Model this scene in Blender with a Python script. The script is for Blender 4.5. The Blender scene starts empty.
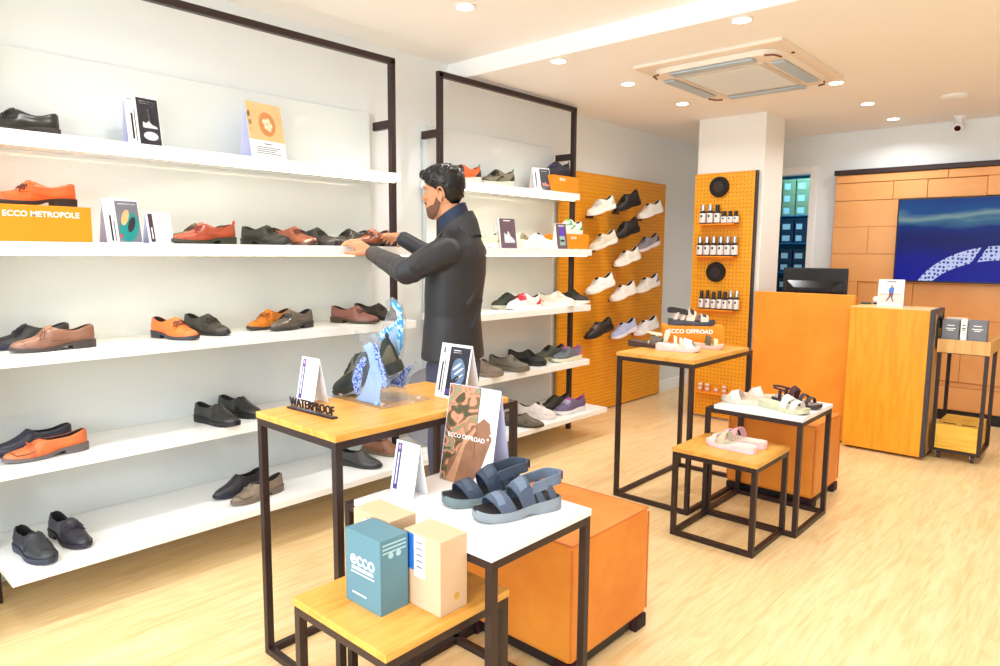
import bpy, bmesh, math, random
from mathutils import Vector, Matrix
random.seed(7)
PI=math.pi; R=math.radians
S=bpy.context.scene; COL=S.collection
# ---------------------------------------------------------------- camera, world, light, exposure
F_PX=690.18; YAW,PITCH,ROLL=R(42.07),R(6.647),R(0.4025); CAMZ=1.45
_f=Vector((-math.sin(YAW)*math.cos(PITCH),math.cos(YAW)*math.cos(PITCH),-math.sin(PITCH)))
_r0=Vector((math.cos(YAW),math.sin(YAW),0)); _u0=_r0.cross(_f)
_r=_r0*math.cos(ROLL)+_u0*math.sin(ROLL); _u=-_r0*math.sin(ROLL)+_u0*math.cos(ROLL)
cam=bpy.data.cameras.new('camera'); camo=bpy.data.objects.new('camera',cam); COL.objects.link(camo)
M=Matrix.Identity(4)
for i in range(3): M[i][0]=_r[i]; M[i][1]=_u[i]; M[i][2]=-_f[i]
M[2][3]=CAMZ; camo.matrix_world=M
cam.sensor_width=36; cam.lens=F_PX/1000*36; cam.clip_start=0.05; cam.clip_end=60
S.camera=camo
vs=S.view_settings; vs.view_transform='Standard'; vs.look='None'; vs.gamma=1; vs.use_curve_mapping=False
vs.exposure=1.03
W=bpy.data.worlds.new('daylight'); S.world=W; W.use_nodes=True
W.node_tree.nodes['Background'].inputs[0].default_value=(0.86,0.94,1.0,1)
W.node_tree.nodes['Background'].inputs[1].default_value=1.5
def area(name,loc,size,sizey,power,color,rot=(0,0,0),spread=180):
    l=bpy.data.lights.new(name,'AREA'); l.shape='RECTANGLE'; l.size=size; l.size_y=sizey; l.energy=power; l.color=color; l.spread=R(spread)
    o=bpy.data.objects.new(name,l); COL.objects.link(o); o.location=loc; o.rotation_euler=rot; return o
# daylight that enters through the shop window in the front wall behind the camera
area('window_daylight',(-0.6,-1.85,1.5),4.6,2.3,56,(0.78,0.90,1.0),(R(90),0,0))
# ---------------------------------------------------------------- projection helpers (photo pixel -> place on a real plane)
def _ray(x,y): return _f+_r*((x-500)/F_PX)-_u*((y-333)/F_PX)
C0=Vector((0,0,CAMZ))
def onz(x,y,z): d=_ray(x,y); return C0+d*((z-CAMZ)/d.z)
def onx(x,y,X): d=_ray(x,y); return C0+d*(X/d.x)
def ony(x,y,Y): d=_ray(x,y); return C0+d*(Y/d.y)
def dep(x,y,t): return C0+_ray(x,y)*t
# ---------------------------------------------------------------- materials
MATS={}
def srgb(c): return tuple(((v/255)/12.92 if v/255<=0.04045 else (((v/255)+0.055)/1.055)**2.4) for v in c)
def mat(name,c=(200,200,200),rough=0.5,metal=0.0,noise=0.0,nscale=30,bump=0.0,coat=0.0,emit=0,trans=0.0,alpha=1.0,ior=1.45,spec=0.5):
    if name in MATS: return MATS[name]
    m=bpy.data.materials.new(name); m.use_nodes=True; nt=m.node_tree; b=nt.nodes['Principled BSDF']
    col=srgb(c)+(1,)
    b.inputs['Base Color'].default_value=col; b.inputs['Roughness'].default_value=rough; b.inputs['Metallic'].default_value=metal
    b.inputs['Coat Weight'].default_value=coat; b.inputs['Transmission Weight'].default_value=trans; b.inputs['Alpha'].default_value=alpha; b.inputs['IOR'].default_value=ior
    b.inputs['Specular IOR Level'].default_value=spec
    if emit: b.inputs['Emission Color'].default_value=col; b.inputs['Emission Strength'].default_value=emit
    if noise or bump:
        tc=nt.nodes.new('ShaderNodeTexCoord'); n=nt.nodes.new('ShaderNodeTexNoise'); n.inputs['Scale'].default_value=nscale; n.inputs['Detail'].default_value=4
        nt.links.new(tc.outputs['Object'],n.inputs['Vector'])
        if noise:
            r=nt.nodes.new('ShaderNodeMapRange'); r.inputs[1].default_value=.3; r.inputs[2].default_value=.7; r.inputs[3].default_value=1-noise; r.inputs[4].default_value=1+noise*.6
            nt.links.new(n.outputs['Fac'],r.inputs[0])
            mx=nt.nodes.new('ShaderNodeVectorMath'); mx.operation='SCALE'; mx.inputs[0].default_value=col[:3]
            nt.links.new(r.outputs[0],mx.inputs['Scale']); nt.links.new(mx.outputs[0],b.inputs['Base Color'])
        if bump:
            bp=nt.nodes.new('ShaderNodeBump'); bp.inputs['Strength'].default_value=bump; bp.inputs['Distance'].default_value=.002
            nt.links.new(n.outputs['Fac'],bp.inputs['Height']); nt.links.new(bp.outputs[0],b.inputs['Normal'])
    MATS[name]=m; return m
def N(nt,t,**k):
    n=nt.nodes.new(t)
    for a,v in k.items(): setattr(n,a,v)
    return n
def ramp(nt,stops):
    r=N(nt,'ShaderNodeValToRGB'); e=r.color_ramp.elements
    while len(e)<len(stops): e.new(0.5)
    for el,(p,c) in zip(e,stops): el.position=p; el.color=srgb(c)+(1,)
    return r
def floor_mat():
    m=mat('oak_plank_floor',(240,205,150),0.33); nt=m.node_tree; b=nt.nodes['Principled BSDF']; L=nt.links
    tc=N(nt,'ShaderNodeTexCoord'); mp=N(nt,'ShaderNodeMapping'); mp.inputs['Rotation'].default_value=(0,0,R(90)); L.new(tc.outputs['Object'],mp.inputs['Vector'])
    br=N(nt,'ShaderNodeTexBrick'); br.offset=.37; br.inputs['Scale'].default_value=1; br.inputs['Mortar Size'].default_value=.0012; br.inputs['Mortar Smooth'].default_value=.3
    br.inputs['Brick Width'].default_value=1.25; br.inputs['Row Height'].default_value=.14; br.inputs['Bias'].default_value=0
    br.inputs['Color1'].default_value=srgb((242,210,158))+(1,); br.inputs['Color2'].default_value=srgb((236,200,144))+(1,); br.inputs['Mortar'].default_value=srgb((206,164,108))+(1,)
    L.new(mp.outputs[0],br.inputs['Vector'])
    m2=N(nt,'ShaderNodeMapping'); m2.inputs['Scale'].default_value=(9,0.9,1); L.new(tc.outputs['Object'],m2.inputs['Vector'])
    nz=N(nt,'ShaderNodeTexNoise'); nz.inputs['Scale'].default_value=3.2; nz.inputs['Detail'].default_value=6; nz.inputs['Distortion'].default_value=1.4; L.new(m2.outputs[0],nz.inputs['Vector'])
    rp=ramp(nt,[(.3,(228,184,122)),(.5,(242,212,158)),(.72,(252,232,190))]); L.new(nz.outputs['Fac'],rp.inputs[0])
    mx=N(nt,'ShaderNodeMix',data_type='RGBA'); mx.inputs[0].default_value=.55; L.new(br.outputs['Color'],mx.inputs[6]); L.new(rp.outputs[0],mx.inputs[7])
    L.new(mx.outputs[2],b.inputs['Base Color']); return m
def wood_mat(name,base,dark,sc=(1,8,8),rough=.4):
    m=mat(name,base,rough); nt=m.node_tree; b=nt.nodes['Principled BSDF']; L=nt.links
    tc=N(nt,'ShaderNodeTexCoord'); mp=N(nt,'ShaderNodeMapping'); mp.inputs['Scale'].default_value=sc; L.new(tc.outputs['Object'],mp.inputs['Vector'])
    nz=N(nt,'ShaderNodeTexNoise'); nz.inputs['Scale'].default_value=4; nz.inputs['Detail'].default_value=5; nz.inputs['Distortion'].default_value=.6; L.new(mp.outputs[0],nz.inputs['Vector'])
    rp=ramp(nt,[(.32,dark),(.6,base)]); L.new(nz.outputs['Fac'],rp.inputs[0]); L.new(rp.outputs[0],b.inputs['Base Color']); return m
def peg_mat(name,axis):
    m=mat(name,(240,150,24),.45); nt=m.node_tree; b=nt.nodes['Principled BSDF']; L=nt.links
    tc=N(nt,'ShaderNodeTexCoord'); mp=N(nt,'ShaderNodeMapping'); mp.inputs['Scale'].default_value=(1/.032,)*3; L.new(tc.outputs['Object'],mp.inputs['Vector'])
    fr=N(nt,'ShaderNodeVectorMath',operation='FRACTION'); L.new(mp.outputs[0],fr.inputs[0])
    sb=N(nt,'ShaderNodeVectorMath',operation='SUBTRACT'); sb.inputs[1].default_value=(.5,.5,.5); L.new(fr.outputs[0],sb.inputs[0])
    ml=N(nt,'ShaderNodeVectorMath',operation='MULTIPLY'); ml.inputs[1].default_value=(0,1,1) if axis=='x' else (1,0,1); L.new(sb.outputs[0],ml.inputs[0])
    ln=N(nt,'ShaderNodeVectorMath',operation='LENGTH'); L.new(ml.outputs[0],ln.inputs[0])
    lt=N(nt,'ShaderNodeMath',operation='LESS_THAN'); lt.inputs[1].default_value=.15; L.new(ln.outputs['Value'],lt.inputs[0])
    nz=N(nt,'ShaderNodeTexNoise'); nz.inputs['Scale'].default_value=6; nz.inputs['Detail'].default_value=3; m3=N(nt,'ShaderNodeMapping'); m3.inputs['Scale'].default_value=(1,1,6); L.new(tc.outputs['Object'],m3.inputs['Vector']); L.new(m3.outputs[0],nz.inputs['Vector'])
    rp=ramp(nt,[(.25,(232,150,22)),(.75,(242,166,34))]); L.new(nz.outputs['Fac'],rp.inputs[0])
    mx=N(nt,'ShaderNodeMix',data_type='RGBA'); L.new(lt.outputs[0],mx.inputs[0]); L.new(rp.outputs[0],mx.inputs[6]); mx.inputs[7].default_value=srgb((150,84,14))+(1,)
    L.new(mx.outputs[2],b.inputs['Base Color']); return m
def leather(name,c,dark,rough=.42,scale=2.5):
    m=mat(name,c,rough); nt=m.node_tree; b=nt.nodes['Principled BSDF']; L=nt.links
    tc=N(nt,'ShaderNodeTexCoord'); nz=N(nt,'ShaderNodeTexNoise'); nz.inputs['Scale'].default_value=scale; nz.inputs['Detail'].default_value=7; nz.inputs['Roughness'].default_value=.65
    L.new(tc.outputs['Object'],nz.inputs['Vector']); rp=ramp(nt,[(.3,dark),(.65,c)]); L.new(nz.outputs['Fac'],rp.inputs[0]); L.new(rp.outputs[0],b.inputs['Base Color'])
    n2=N(nt,'ShaderNodeTexNoise'); n2.inputs['Scale'].default_value=120; L.new(tc.outputs['Object'],n2.inputs['Vector'])
    bp=N(nt,'ShaderNodeBump'); bp.inputs['Strength'].default_value=.15; bp.inputs['Distance'].default_value=.001; L.new(n2.outputs['Fac'],bp.inputs['Height']); L.new(bp.outputs[0],b.inputs['Normal']); return m
WHITE=mat('matt_white_paint',(232,235,235),.6,noise=.015,nscale=2)
CEIL=mat('ceiling_paint',(250,246,242),.7,noise=.01,nscale=2)
GLOSS=mat('glossy_white_board',(218,222,220),.08,noise=.01,nscale=1.5,coat=.3)
SHELFW=mat('white_shelf_laminate',(244,244,242),.3,noise=.01,nscale=3)
IRON=mat('dark_bronze_steel',(58,44,42),.38,metal=.35,noise=.05,nscale=9)
BLACK=mat('black_plastic',(22,22,24),.35,noise=.05)
FLOOR=floor_mat()
OAK=wood_mat('honey_oak_top',(230,172,84),(212,146,58),(8,1,8))
OAKV=wood_mat('honey_oak_front',(240,166,40),(230,150,28),(9,9,.9))
OAKL=wood_mat('pale_oak_side',(232,186,116),(214,160,88),(9,9,.9))
PEGX=peg_mat('perforated_orange_board_side','x'); PEGY=peg_mat('perforated_orange_board_front','y')
TAN=leather('tan_leather',(232,146,52),(212,116,30))
TANL=leather('light_tan_leather_tile',(234,170,106),(224,152,86),.4,1.5)
PANEL=leather('orange_leather_panel',(240,156,44),(232,138,26),.5,3)
LED=mat('warm_led',(255,236,190),.5,emit=5)
LAMP=mat('downlight_glow',(255,246,230),.5,emit=9)
PAPER=mat('white_card_paper',(244,244,246),.55,noise=.01)
INK=mat('black_ink',(34,30,36),.6,noise=.03)
GREYINK=mat('grey_ink',(104,104,112),.6,noise=.03)
PURP=mat('indigo_ink',(74,62,130),.6,noise=.05)
WINK=mat('white_ink',(250,250,250),.6,noise=.01)
ORANGEBOX=mat('orange_lacquer',(238,142,20),.5,noise=.03,nscale=5)
LAM=mat('white_table_laminate',(246,246,248),.25,noise=.01)
# ---------------------------------------------------------------- mesh helpers
class B:
    def __init__(s): s.v=[]; s.f=[]; s.m=[]
    def add(s,vs,fs,mi=0):
        o=len(s.v); s.v+= [tuple(v) for v in vs]; s.f+=[tuple(i+o for i in f) for f in fs]; s.m+=[mi]*len(fs); return s
    def box(s,a,b,mi=0):
        x0,y0,z0=a; x1,y1,z1=b
        if x0>x1:x0,x1=x1,x0
        if y0>y1:y0,y1=y1,y0
        if z0>z1:z0,z1=z1,z0
        return s.add([(x0,y0,z0),(x1,y0,z0),(x1,y1,z0),(x0,y1,z0),(x0,y0,z1),(x1,y0,z1),(x1,y1,z1),(x0,y1,z1)],
            [(0,3,2,1),(4,5,6,7),(0,1,5,4),(1,2,6,5),(2,3,7,6),(3,0,4,7)],mi)
    def loft(s,rings,cap=True,closed=True,mi=0,mfun=None):
        o=len(s.v); n=len(rings[0])
        for r in rings: s.v+=[tuple(p) for p in r]
        for i in range(len(rings)-1):
            for j in range(n if closed else n-1):
                k=(j+1)%n; s.f.append((o+i*n+j,o+i*n+k,o+(i+1)*n+k,o+(i+1)*n+j)); s.m.append(mfun(i,j) if mfun else mi)
        if cap and closed:
            s.f.append(tuple(o+j for j in range(n))[::-1]); s.m.append(mi); e=o+(len(rings)-1)*n
            s.f.append(tuple(e+j for j in range(n))); s.m.append(mi)
        return s
    def tube(s,pts,r,n=8,mi=0,cap=True):
        pts=[Vector(p) for p in pts]; rr=r if isinstance(r,(list,tuple)) else [r]*len(pts); rings=[]; up=None
        for i,p in enumerate(pts):
            d=(pts[min(i+1,len(pts)-1)]-pts[max(i-1,0)]).normalized()
            if up is None:
                up=Vector((0,0,1)) if abs(d.z)<.9 else Vector((1,0,0))
            a=(up-d*up.dot(d)).normalized(); up=a; b=d.cross(a)
            rings.append([p+a*(rr[i]*math.cos(2*PI*k/n))+b*(rr[i]*math.sin(2*PI*k/n)) for k in range(n)])
        return s.loft(rings,cap,mi=mi)
    def bar(s,p,q,w,h=None,mi=0):   # square bar
        h=h or w; p=Vector(p); q=Vector(q); d=(q-p).normalized(); up=Vector((0,0,1)) if abs(d.z)<.9 else Vector((0,1,0))
        a=d.cross(up).normalized()*w/2; b=a.cross(d).normalized()*h/2
        return s.loft([[p+a+b,p-a+b,p-a-b,p+a-b],[q+a+b,q-a+b,q-a-b,q+a-b]],mi=mi)
    def lathe(s,prof,n=24,c=(0,0,0),mi=0,mfun=None):
        rings=[[(c[0]+r*math.cos(2*PI*k/n),c[1]+r*math.sin(2*PI*k/n),c[2]+z) for k in range(n)] for r,z in prof]
        return s.loft(rings,True,mi=mi,mfun=mfun)
    def grid(s,fn,nu,nv,mi=0):
        o=len(s.v)
        for i in range(nu+1):
            for j in range(nv+1): s.v.append(tuple(fn(i/nu,j/nv)))
        for i in range(nu):
            for j in range(nv):
                a=o+i*(nv+1)+j; s.f.append((a,a+1,a+nv+2,a+nv+1)); s.m.append(mi)
        return s
    def slab(s,fn,nu,nv,th,mi=0):  # grid with thickness: fn(u,v,offset)
        def ring(i):
            u=i/nu; return [fn(u,j/nv,th) for j in range(nv+1)]+[fn(u,j/nv,0) for j in range(nv,-1,-1)]
        return s.loft([ring(i) for i in range(nu+1)],True,mi=mi)
    def sphere(s,c,r,n=12,mi=0,sc=(1,1,1)):
        m=n//2; rings=[]
        for i in range(1,m):
            t=PI*i/m; rings.append([(c[0]+r*sc[0]*math.sin(t)*math.cos(2*PI*k/n),c[1]+r*sc[1]*math.sin(t)*math.sin(2*PI*k/n),c[2]-r*sc[2]*math.cos(t)) for k in range(n)])
        return s.loft(rings,True,mi=mi)
    def xf(s,Mx):
        s.v=[tuple(Mx@Vector(v)) for v in s.v]; return s
    def build(s,name,mats,parent=None,smooth=False,bevel=0,angle=35,mods=None):
        me=bpy.data.meshes.new(name); me.from_pydata(s.v,[],s.f)
        if not isinstance(mats,(list,tuple)): mats=[mats]
        for m in mats: me.materials.append(m)
        me.polygons.foreach_set('material_index',s.m)
        bm=bmesh.new(); bm.from_mesh(me); bmesh.ops.recalc_face_normals(bm,faces=bm.faces); bm.to_mesh(me); bm.free()
        if smooth: me.polygons.foreach_set('use_smooth',[True]*len(me.polygons))
        o=bpy.data.objects.new(name,me); COL.objects.link(o)
        if parent: o.parent=parent
        if bevel:
            md=o.modifiers.new('bevel','BEVEL'); md.width=bevel; md.segments=2; md.limit_method='ANGLE'; md.angle_limit=R(40)
        if smooth and angle<180:
            try: me.set_sharp_from_angle(angle=R(angle))
            except Exception: pass
        return o
def tag(o,label=None,cat=None,group=None,kind=None):
    if label:o['label']=label
    if cat:o['category']=cat
    if group:o['group']=group
    if kind:o['kind']=kind
    return o
def thing(name,label,cat,loc=(0,0,0),rz=0,group=None):
    o=bpy.data.objects.new(name,None); COL.objects.link(o); o.location=loc; o.rotation_euler=(0,0,rz); o.empty_display_size=.05
    return tag(o,label,cat,group)
def copy_tree(root,loc,rz,label,group=None):
    r=root.copy(); COL.objects.link(r); r.location=loc; r.rotation_euler=(0,0,rz); r['label']=label
    if group:r['group']=group
    for ch in list(root.children):
        c=ch.copy(); COL.objects.link(c); c.parent=r
        for g in list(ch.children):
            d=g.copy(); COL.objects.link(d); d.parent=c
    return r
def text(name,body,size,m,parent,Mx,th=.0006,bold=0.0,align='CENTER',sx=1.0):
    cu=bpy.data.curves.new(name,'FONT'); cu.body=body; cu.size=size; cu.extrude=th; cu.align_x=align; cu.align_y='CENTER'; cu.offset=bold; cu.resolution_u=3
    t=bpy.data.objects.new('tmp',cu); COL.objects.link(t); dg=bpy.context.evaluated_depsgraph_get(); dg.update()
    me=bpy.data.meshes.new_from_object(t.evaluated_get(dg)); bpy.data.objects.remove(t); bpy.data.curves.remove(cu)
    me.transform(Mx@Matrix.Diagonal((sx,1,1,1))); me.materials.clear(); me.materials.append(m); me.name=name
    o=bpy.data.objects.new(name,me); COL.objects.link(o)
    if parent:o.parent=parent
    return o
def frame_mx(origin,xdir,ydir):  # text plane matrix
    x=Vector(xdir).normalized(); y=Vector(ydir); y=(y-x*x.dot(y)).normalized(); z=x.cross(y)
    Mx=Matrix.Identity(4)
    for i in range(3): Mx[i][0]=x[i];Mx[i][1]=y[i];Mx[i][2]=z[i];Mx[i][3]=origin[i]
    return Mx
# ---------------------------------------------------------------- setting
XW=-3.55; YB=7.2; ZH=2.72; ZL=2.61; YBH=3.38; XR=3.0; YF=-1.9
def struct(name,bb,m,**k): o=bb.build(name,m,**k); o['kind']='structure'; return o
struct('floor',B().box((XW-.15,YF-.15,-.08),(XR+.15,YB+1.9,0)),FLOOR)
struct('wall_left',B().box((XW-.12,YF-.1,0),(XW,YB+.12,ZH+.1)),WHITE)
wb=B(); DX0,DX1,DZ=-2.86,-2.385,2.245
wb.box((XW,YB,0),(DX0,YB+.12,ZL+.12)).box((DX1,YB,0),(XR,YB+.12,ZL+.12)).box((DX0,YB,DZ),(DX1,YB+.12,ZL+.12))
struct('wall_back',wb,WHITE)
struct('wall_right',B().box((XR,YF-.1,0),(XR+.12,YB+.12,ZH+.1)),WHITE)
wf=B(); wf.box((XW,YF-.12,0),(XR,YF,.25)).box((XW,YF-.12,2.45),(XR,YF,ZH+.1)).box((XW,YF-.12,.25),(XW+.3,YF,2.45)).box((XR-.4,YF-.12,.25),(XR,YF,2.45))
struct('wall_front',wf,WHITE)
wn=B(); 
for x in (XW+.3,-1.3,.6,XR-.4): wn.box((x-.03,YF-.09,.25),(x+.03,YF-.03,2.45))
wn.box((XW+.3,YF-.09,.25),(XR-.4,YF-.03,.3)).box((XW+.3,YF-.09,2.4),(XR-.4,YF-.03,2.45))
struct('window_1',wn,IRON)
cb=B(); cb.box((XW-.12,YF-.12,ZH),(XR+.12,YBH,ZH+.12)).box((XW-.12,YBH,ZL),(XR+.12,YB+.12,ZH+.12))
struct('ceiling',cb,CEIL)
struct('trim_1',B().box((DX1,YB-.018,0),(DX1+.07,YB-.001,DZ+.07)).box((DX0-.06,YB-.018,0),(DX0,YB-.001,DZ+.07)).box((DX0,YB-.018,DZ),(DX1,YB-.001,DZ+.07)),mat('door_trim_white',(246,246,246),.35,noise=.01),bevel=.004)
struct('baseboard_left',B().box((XW+.001,6.37,0),(XW+.02,YB-.02,.12)),mat('baseboard_white',(248,248,250),.35,noise=.01),bevel=.004)
struct('wall_pillar',B().box((-2.87,5.76,0),(-2.28,6.17,ZL+.02)),mat('pillar_paint',(240,236,230),.6,noise=.01),bevel=.004)
# storeroom behind the doorway
sr=B(); sr.box((-3.6,9.0,0),(-1.6,9.06,2.6)).box((-3.66,YB+.12,0),(-3.6,9.06,2.6)).box((-1.6,YB+.12,0),(-1.54,9.06,2.6)).box((-3.66,YB+.12,2.6),(-1.54,9.06,2.66))
struct('wall_storeroom',sr,mat('storeroom_paint',(70,130,160),.7,noise=.02))
l=bpy.data.lights.new('storeroom_lamp','AREA'); l.energy=9; l.color=(.25,.72,1); l.size=.5; lo=bpy.data.objects.new('storeroom_lamp',l); COL.objects.link(lo); lo.location=(-2.45,7.6,2.55)
# ---------------------------------------------------------------- ceiling fittings
def downlight(x,y,z,label,cool=False):
    t=thing('ceiling_downlight',label,'ceiling light',(x,y,z),0,'recessed ceiling downlights')
    b=B(); prof=[(.052,0),(.056,-.004),(.045,-.007),(.040,-.004)]
    b.lathe([(.056,-.0005),(.058,-.004),(.046,-.008),(.041,-.003)]); b.build('trim_ring',mat('white_metal',(245,245,245),.3,noise=.01),t,True)
    B().lathe([(.0405,-.0075),(.02,-.0085),(.001,-.009)]).build('lens',LAMP,t,True)
    s=bpy.data.lights.new('downlight','AREA'); s.shape='DISK'; s.size=.09; s.energy=2.7; s.color=(.97,.99,1); s.spread=R(150)
    o=bpy.data.objects.new('downlight',s); COL.objects.link(o); o.location=(x,y,z-.02)
DL=[(-2.66,2.66,ZH,'round downlight in the higher ceiling, nearest the front of the shop'),
(-2.66,3.46,ZL,'round downlight just behind the ceiling step, above the second shelving unit'),
(-2.64,4.22,ZL,'round downlight between the ceiling step and the pillar, left of the air conditioner'),
(-2.66,5.04,ZL,'round downlight closest to the top of the white pillar'),
(-1.52,3.46,ZL,'round downlight in front of the air conditioner, highest in view right of the step'),
(-1.56,5.10,ZL,'round downlight just behind the right corner of the air conditioner'),
(-1.58,5.95,ZL,'middle one of the three downlights running back from the air conditioner'),
(-1.58,6.74,ZL,'small round downlight nearest the back wall')]
for d in DL: downlight(*d)
# light of the same fitting grid in the part of the shop outside the photograph
for x,y,z in ((-2.66,1.3,ZH),(-2.66,0.0,ZH),(-1.0,1.4,ZH),(-1.0,0.1,ZH),(-.3,3.5,ZL),(-.3,5.0,ZL),(-.3,6.5,ZL),(.9,1.4,ZH),(.9,4.2,ZL)):
    area('downlight',(x,y,z-.02),.09,.09,3.2,(.97,.99,1),spread=150)
# air conditioner cassette
ac=thing('air_conditioner','white four-way ceiling cassette air conditioner with blue-grey air vanes','air conditioner',(-1.93,4.42,ZL))
acm=mat('warm_white_plastic',(240,226,210),.4,noise=.01)
b=B()
def rrect(hx,hy,r,z,n=6):
    pts=[]
    for cx,cy,a0 in ((hx-r,hy-r,0),(-hx+r,hy-r,90),(-hx+r,-hy+r,180),(hx-r,-hy+r,270)):
        for i in range(n+1):
            a=R(a0+90*i/n); pts.append((cx+r*math.cos(a),cy+r*math.sin(a),z))
    return pts
b.loft([rrect(.46,.56,.02,-.001),rrect(.46,.56,.02,-.018),rrect(.445,.545,.03,-.022)]); b.build('panel',acm,ac,bevel=0)
b=B(); b.loft([rrect(.40,.48,.12,-.023),rrect(.385,.465,.12,-.05),rrect(.365,.445,.11,-.052)]); b.build('body',acm,ac,True)
b=B(); b.loft([rrect(.27,.33,.02,-.053),rrect(.265,.325,.02,-.060)]); g=b.build('intake_grille',mat('intake_grille_grey',(214,206,196),.5,noise=.02),ac)
b=B()
for i in range(-14,15): b.box((-.24,i*.021-.003,-.0645),(.24,i*.021+.003,-.0605))
b.build('grille_slats',mat('grille_slat',(226,220,210),.5,noise=.01),g)
vm=mat('air_vane_blue_grey',(176,192,204),.35,noise=.01)
for a,b_ in (((-.26,-.455,-.066),(.26,-.375,-.054)),((-.26,.375,-.066),(.26,.455,-.054)),((-.385,-.3,-.066),(-.305,.3,-.054)),((.305,-.3,-.066),(.385,.3,-.054))):
    B().box(a,b_).build('air_vane',vm,ac,bevel=.004)
for sx in(-1,1):
    for sy in(-1,1): B().tube([(sx*.33,sy*.462,-.055),(sx*.375,sy*.44,-.055),(sx*.392,sy*.37,-.055)],.006,6).build('corner_seam',mat('dark_seam',(120,70,50),.5,noise=.02),ac)
B().sphere((.43,-.3,-.024),.012,8,sc=(1,1,.4)).build('indicator',INK,ac)
# smoke alarm and camera
t=thing('smoke_alarm','flat round smoke alarm on the ceiling above the security camera','smoke alarm',(-1.03,6.05,ZL))
B().lathe([(.085,-.001),(.09,-.012),(.075,-.026),(.03,-.034),(.001,-.035)]).build('cover',mat('alarm_white',(240,240,236),.4,noise=.01),t,True)
t=thing('security_camera','small white turret security camera hanging from the ceiling by the back wall','security camera',(-1.14,6.98,ZL))
wm=mat('camera_white',(244,244,248),.3,noise=.01)
B().lathe([(.045,-.001),(.045,-.02),(.025,-.03),(.018,-.05)]).build('mount',wm,t,True)
b=B(); b.tube([(.0,.02,-.055),(.0,-.01,-.075),(0,-.05,-.105)],[.03,.04,.036],14); b.build('body',wm,t,True)
B().tube([(0,-.0485,-.104),(0,-.055,-.109)],.024,14).build('lens',mat('camera_lens',(40,12,10),.1,noise=.02),t,True)
# ---------------------------------------------------------------- wall shelving
TOPZ=[1.918,1.48,1.041,.604,.235]; FX=[-3.277,-3.15,-3.15,-3.15,-2.97]; TH=[.05,.05,.046,.046,.036]
def shelving(y0,y1,label,ends=(True,True)):
    t=thing('shelving_unit',label,'shelving',(0,0,0))
    t.location=(XW,(y0+y1)/2,0); ox,oy=XW,(y0+y1)/2
    def L(b): b.v=[(x-ox,y-oy,z) for x,y,z in b.v]; return b
    L(B().box((-3.545,y0+.05,.03),(-3.505,y1-.055,2.285))).build('back_panel',GLOSS,t,bevel=.002)
    for y in (y0+.0175,y1-.0175):
        L(B().box((-3.355,y-.017,0),(-3.32,y+.017,2.58))).build('post',IRON,t,bevel=.002)
    L(B().box((-3.355,y0,2.555),(-3.32,y1,2.59))).build('top_rail',IRON,t,bevel=.002)
    for y in (y0+.02,y1-.02):
        L(B().box((-3.505,y-.014,2.185),(-3.355,y+.014,2.235))).build('wall_bracket',IRON,t,bevel=.002)
    for k in range(5):
        s=L(B().box((-3.504,y0,TOPZ[k]-TH[k]),(FX[k],y1,TOPZ[k]))).build('shelf',SHELFW,t,bevel=.002)
        if k in (0,1):
            L(B().box((FX[k]-.05,y0+.02,TOPZ[k]-TH[k]-.004),(FX[k]-.035,y1-.02,TOPZ[k]-TH[k]-.0003))).build('led_strip',LED,s)
            area('shelf_led',(FX[k]-.06,(y0+y1)/2,TOPZ[k]-TH[k]-.012),y1-y0-.1,.02,0.42*(y1-y0),(1,.92,.78),(0,R(-14),R(90)),170)
    return t
shelving(.60,2.735,'long white shelving unit with dark frame, nearest the camera behind the man and front tables')
shelving(3.09,4.57,'shorter white shelving unit with dark frame right of the man, beside orange board')
shelving(-1.5,.53,'white shelving unit at the far left, only its bottom shelf end showing')
# ---------------------------------------------------------------- shoes
def lerp_tab(tab,t):
    # smooth table interpolation
    for i in range(len(tab)-1):
        if t<=tab[i+1][0]:
            a,b=tab[i],tab[i+1]; u=(t-a[0])/(b[0]-a[0]+1e-9); 
            p0=tab[i-1][1] if i>0 else a[1]; p3=tab[i+2][1] if i+2<len(tab) else b[1]
            m1=(b[1]-p0)/2; m2=(p3-a[1])/2
            if i==0: m1=(b[1]-a[1])
            return (2*u**3-3*u*u+1)*a[1]+(u**3-2*u*u+u)*m1+(-2*u**3+3*u*u)*b[1]+(u**3-u*u)*m2
    return tab[-1][1]
HW={'dress':[(0,.006),(.03,.021),(.08,.030),(.16,.040),(.3,.048),(.42,.046),(.55,.038),(.68,.033),(.82,.034),(.92,.030),(.97,.021),(1,.010)],
    'sneaker':[(0,.010),(.03,.027),(.08,.037),(.16,.045),(.3,.051),(.42,.048),(.55,.040),(.68,.036),(.82,.037),(.92,.032),(.97,.024),(1,.012)]}
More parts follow.
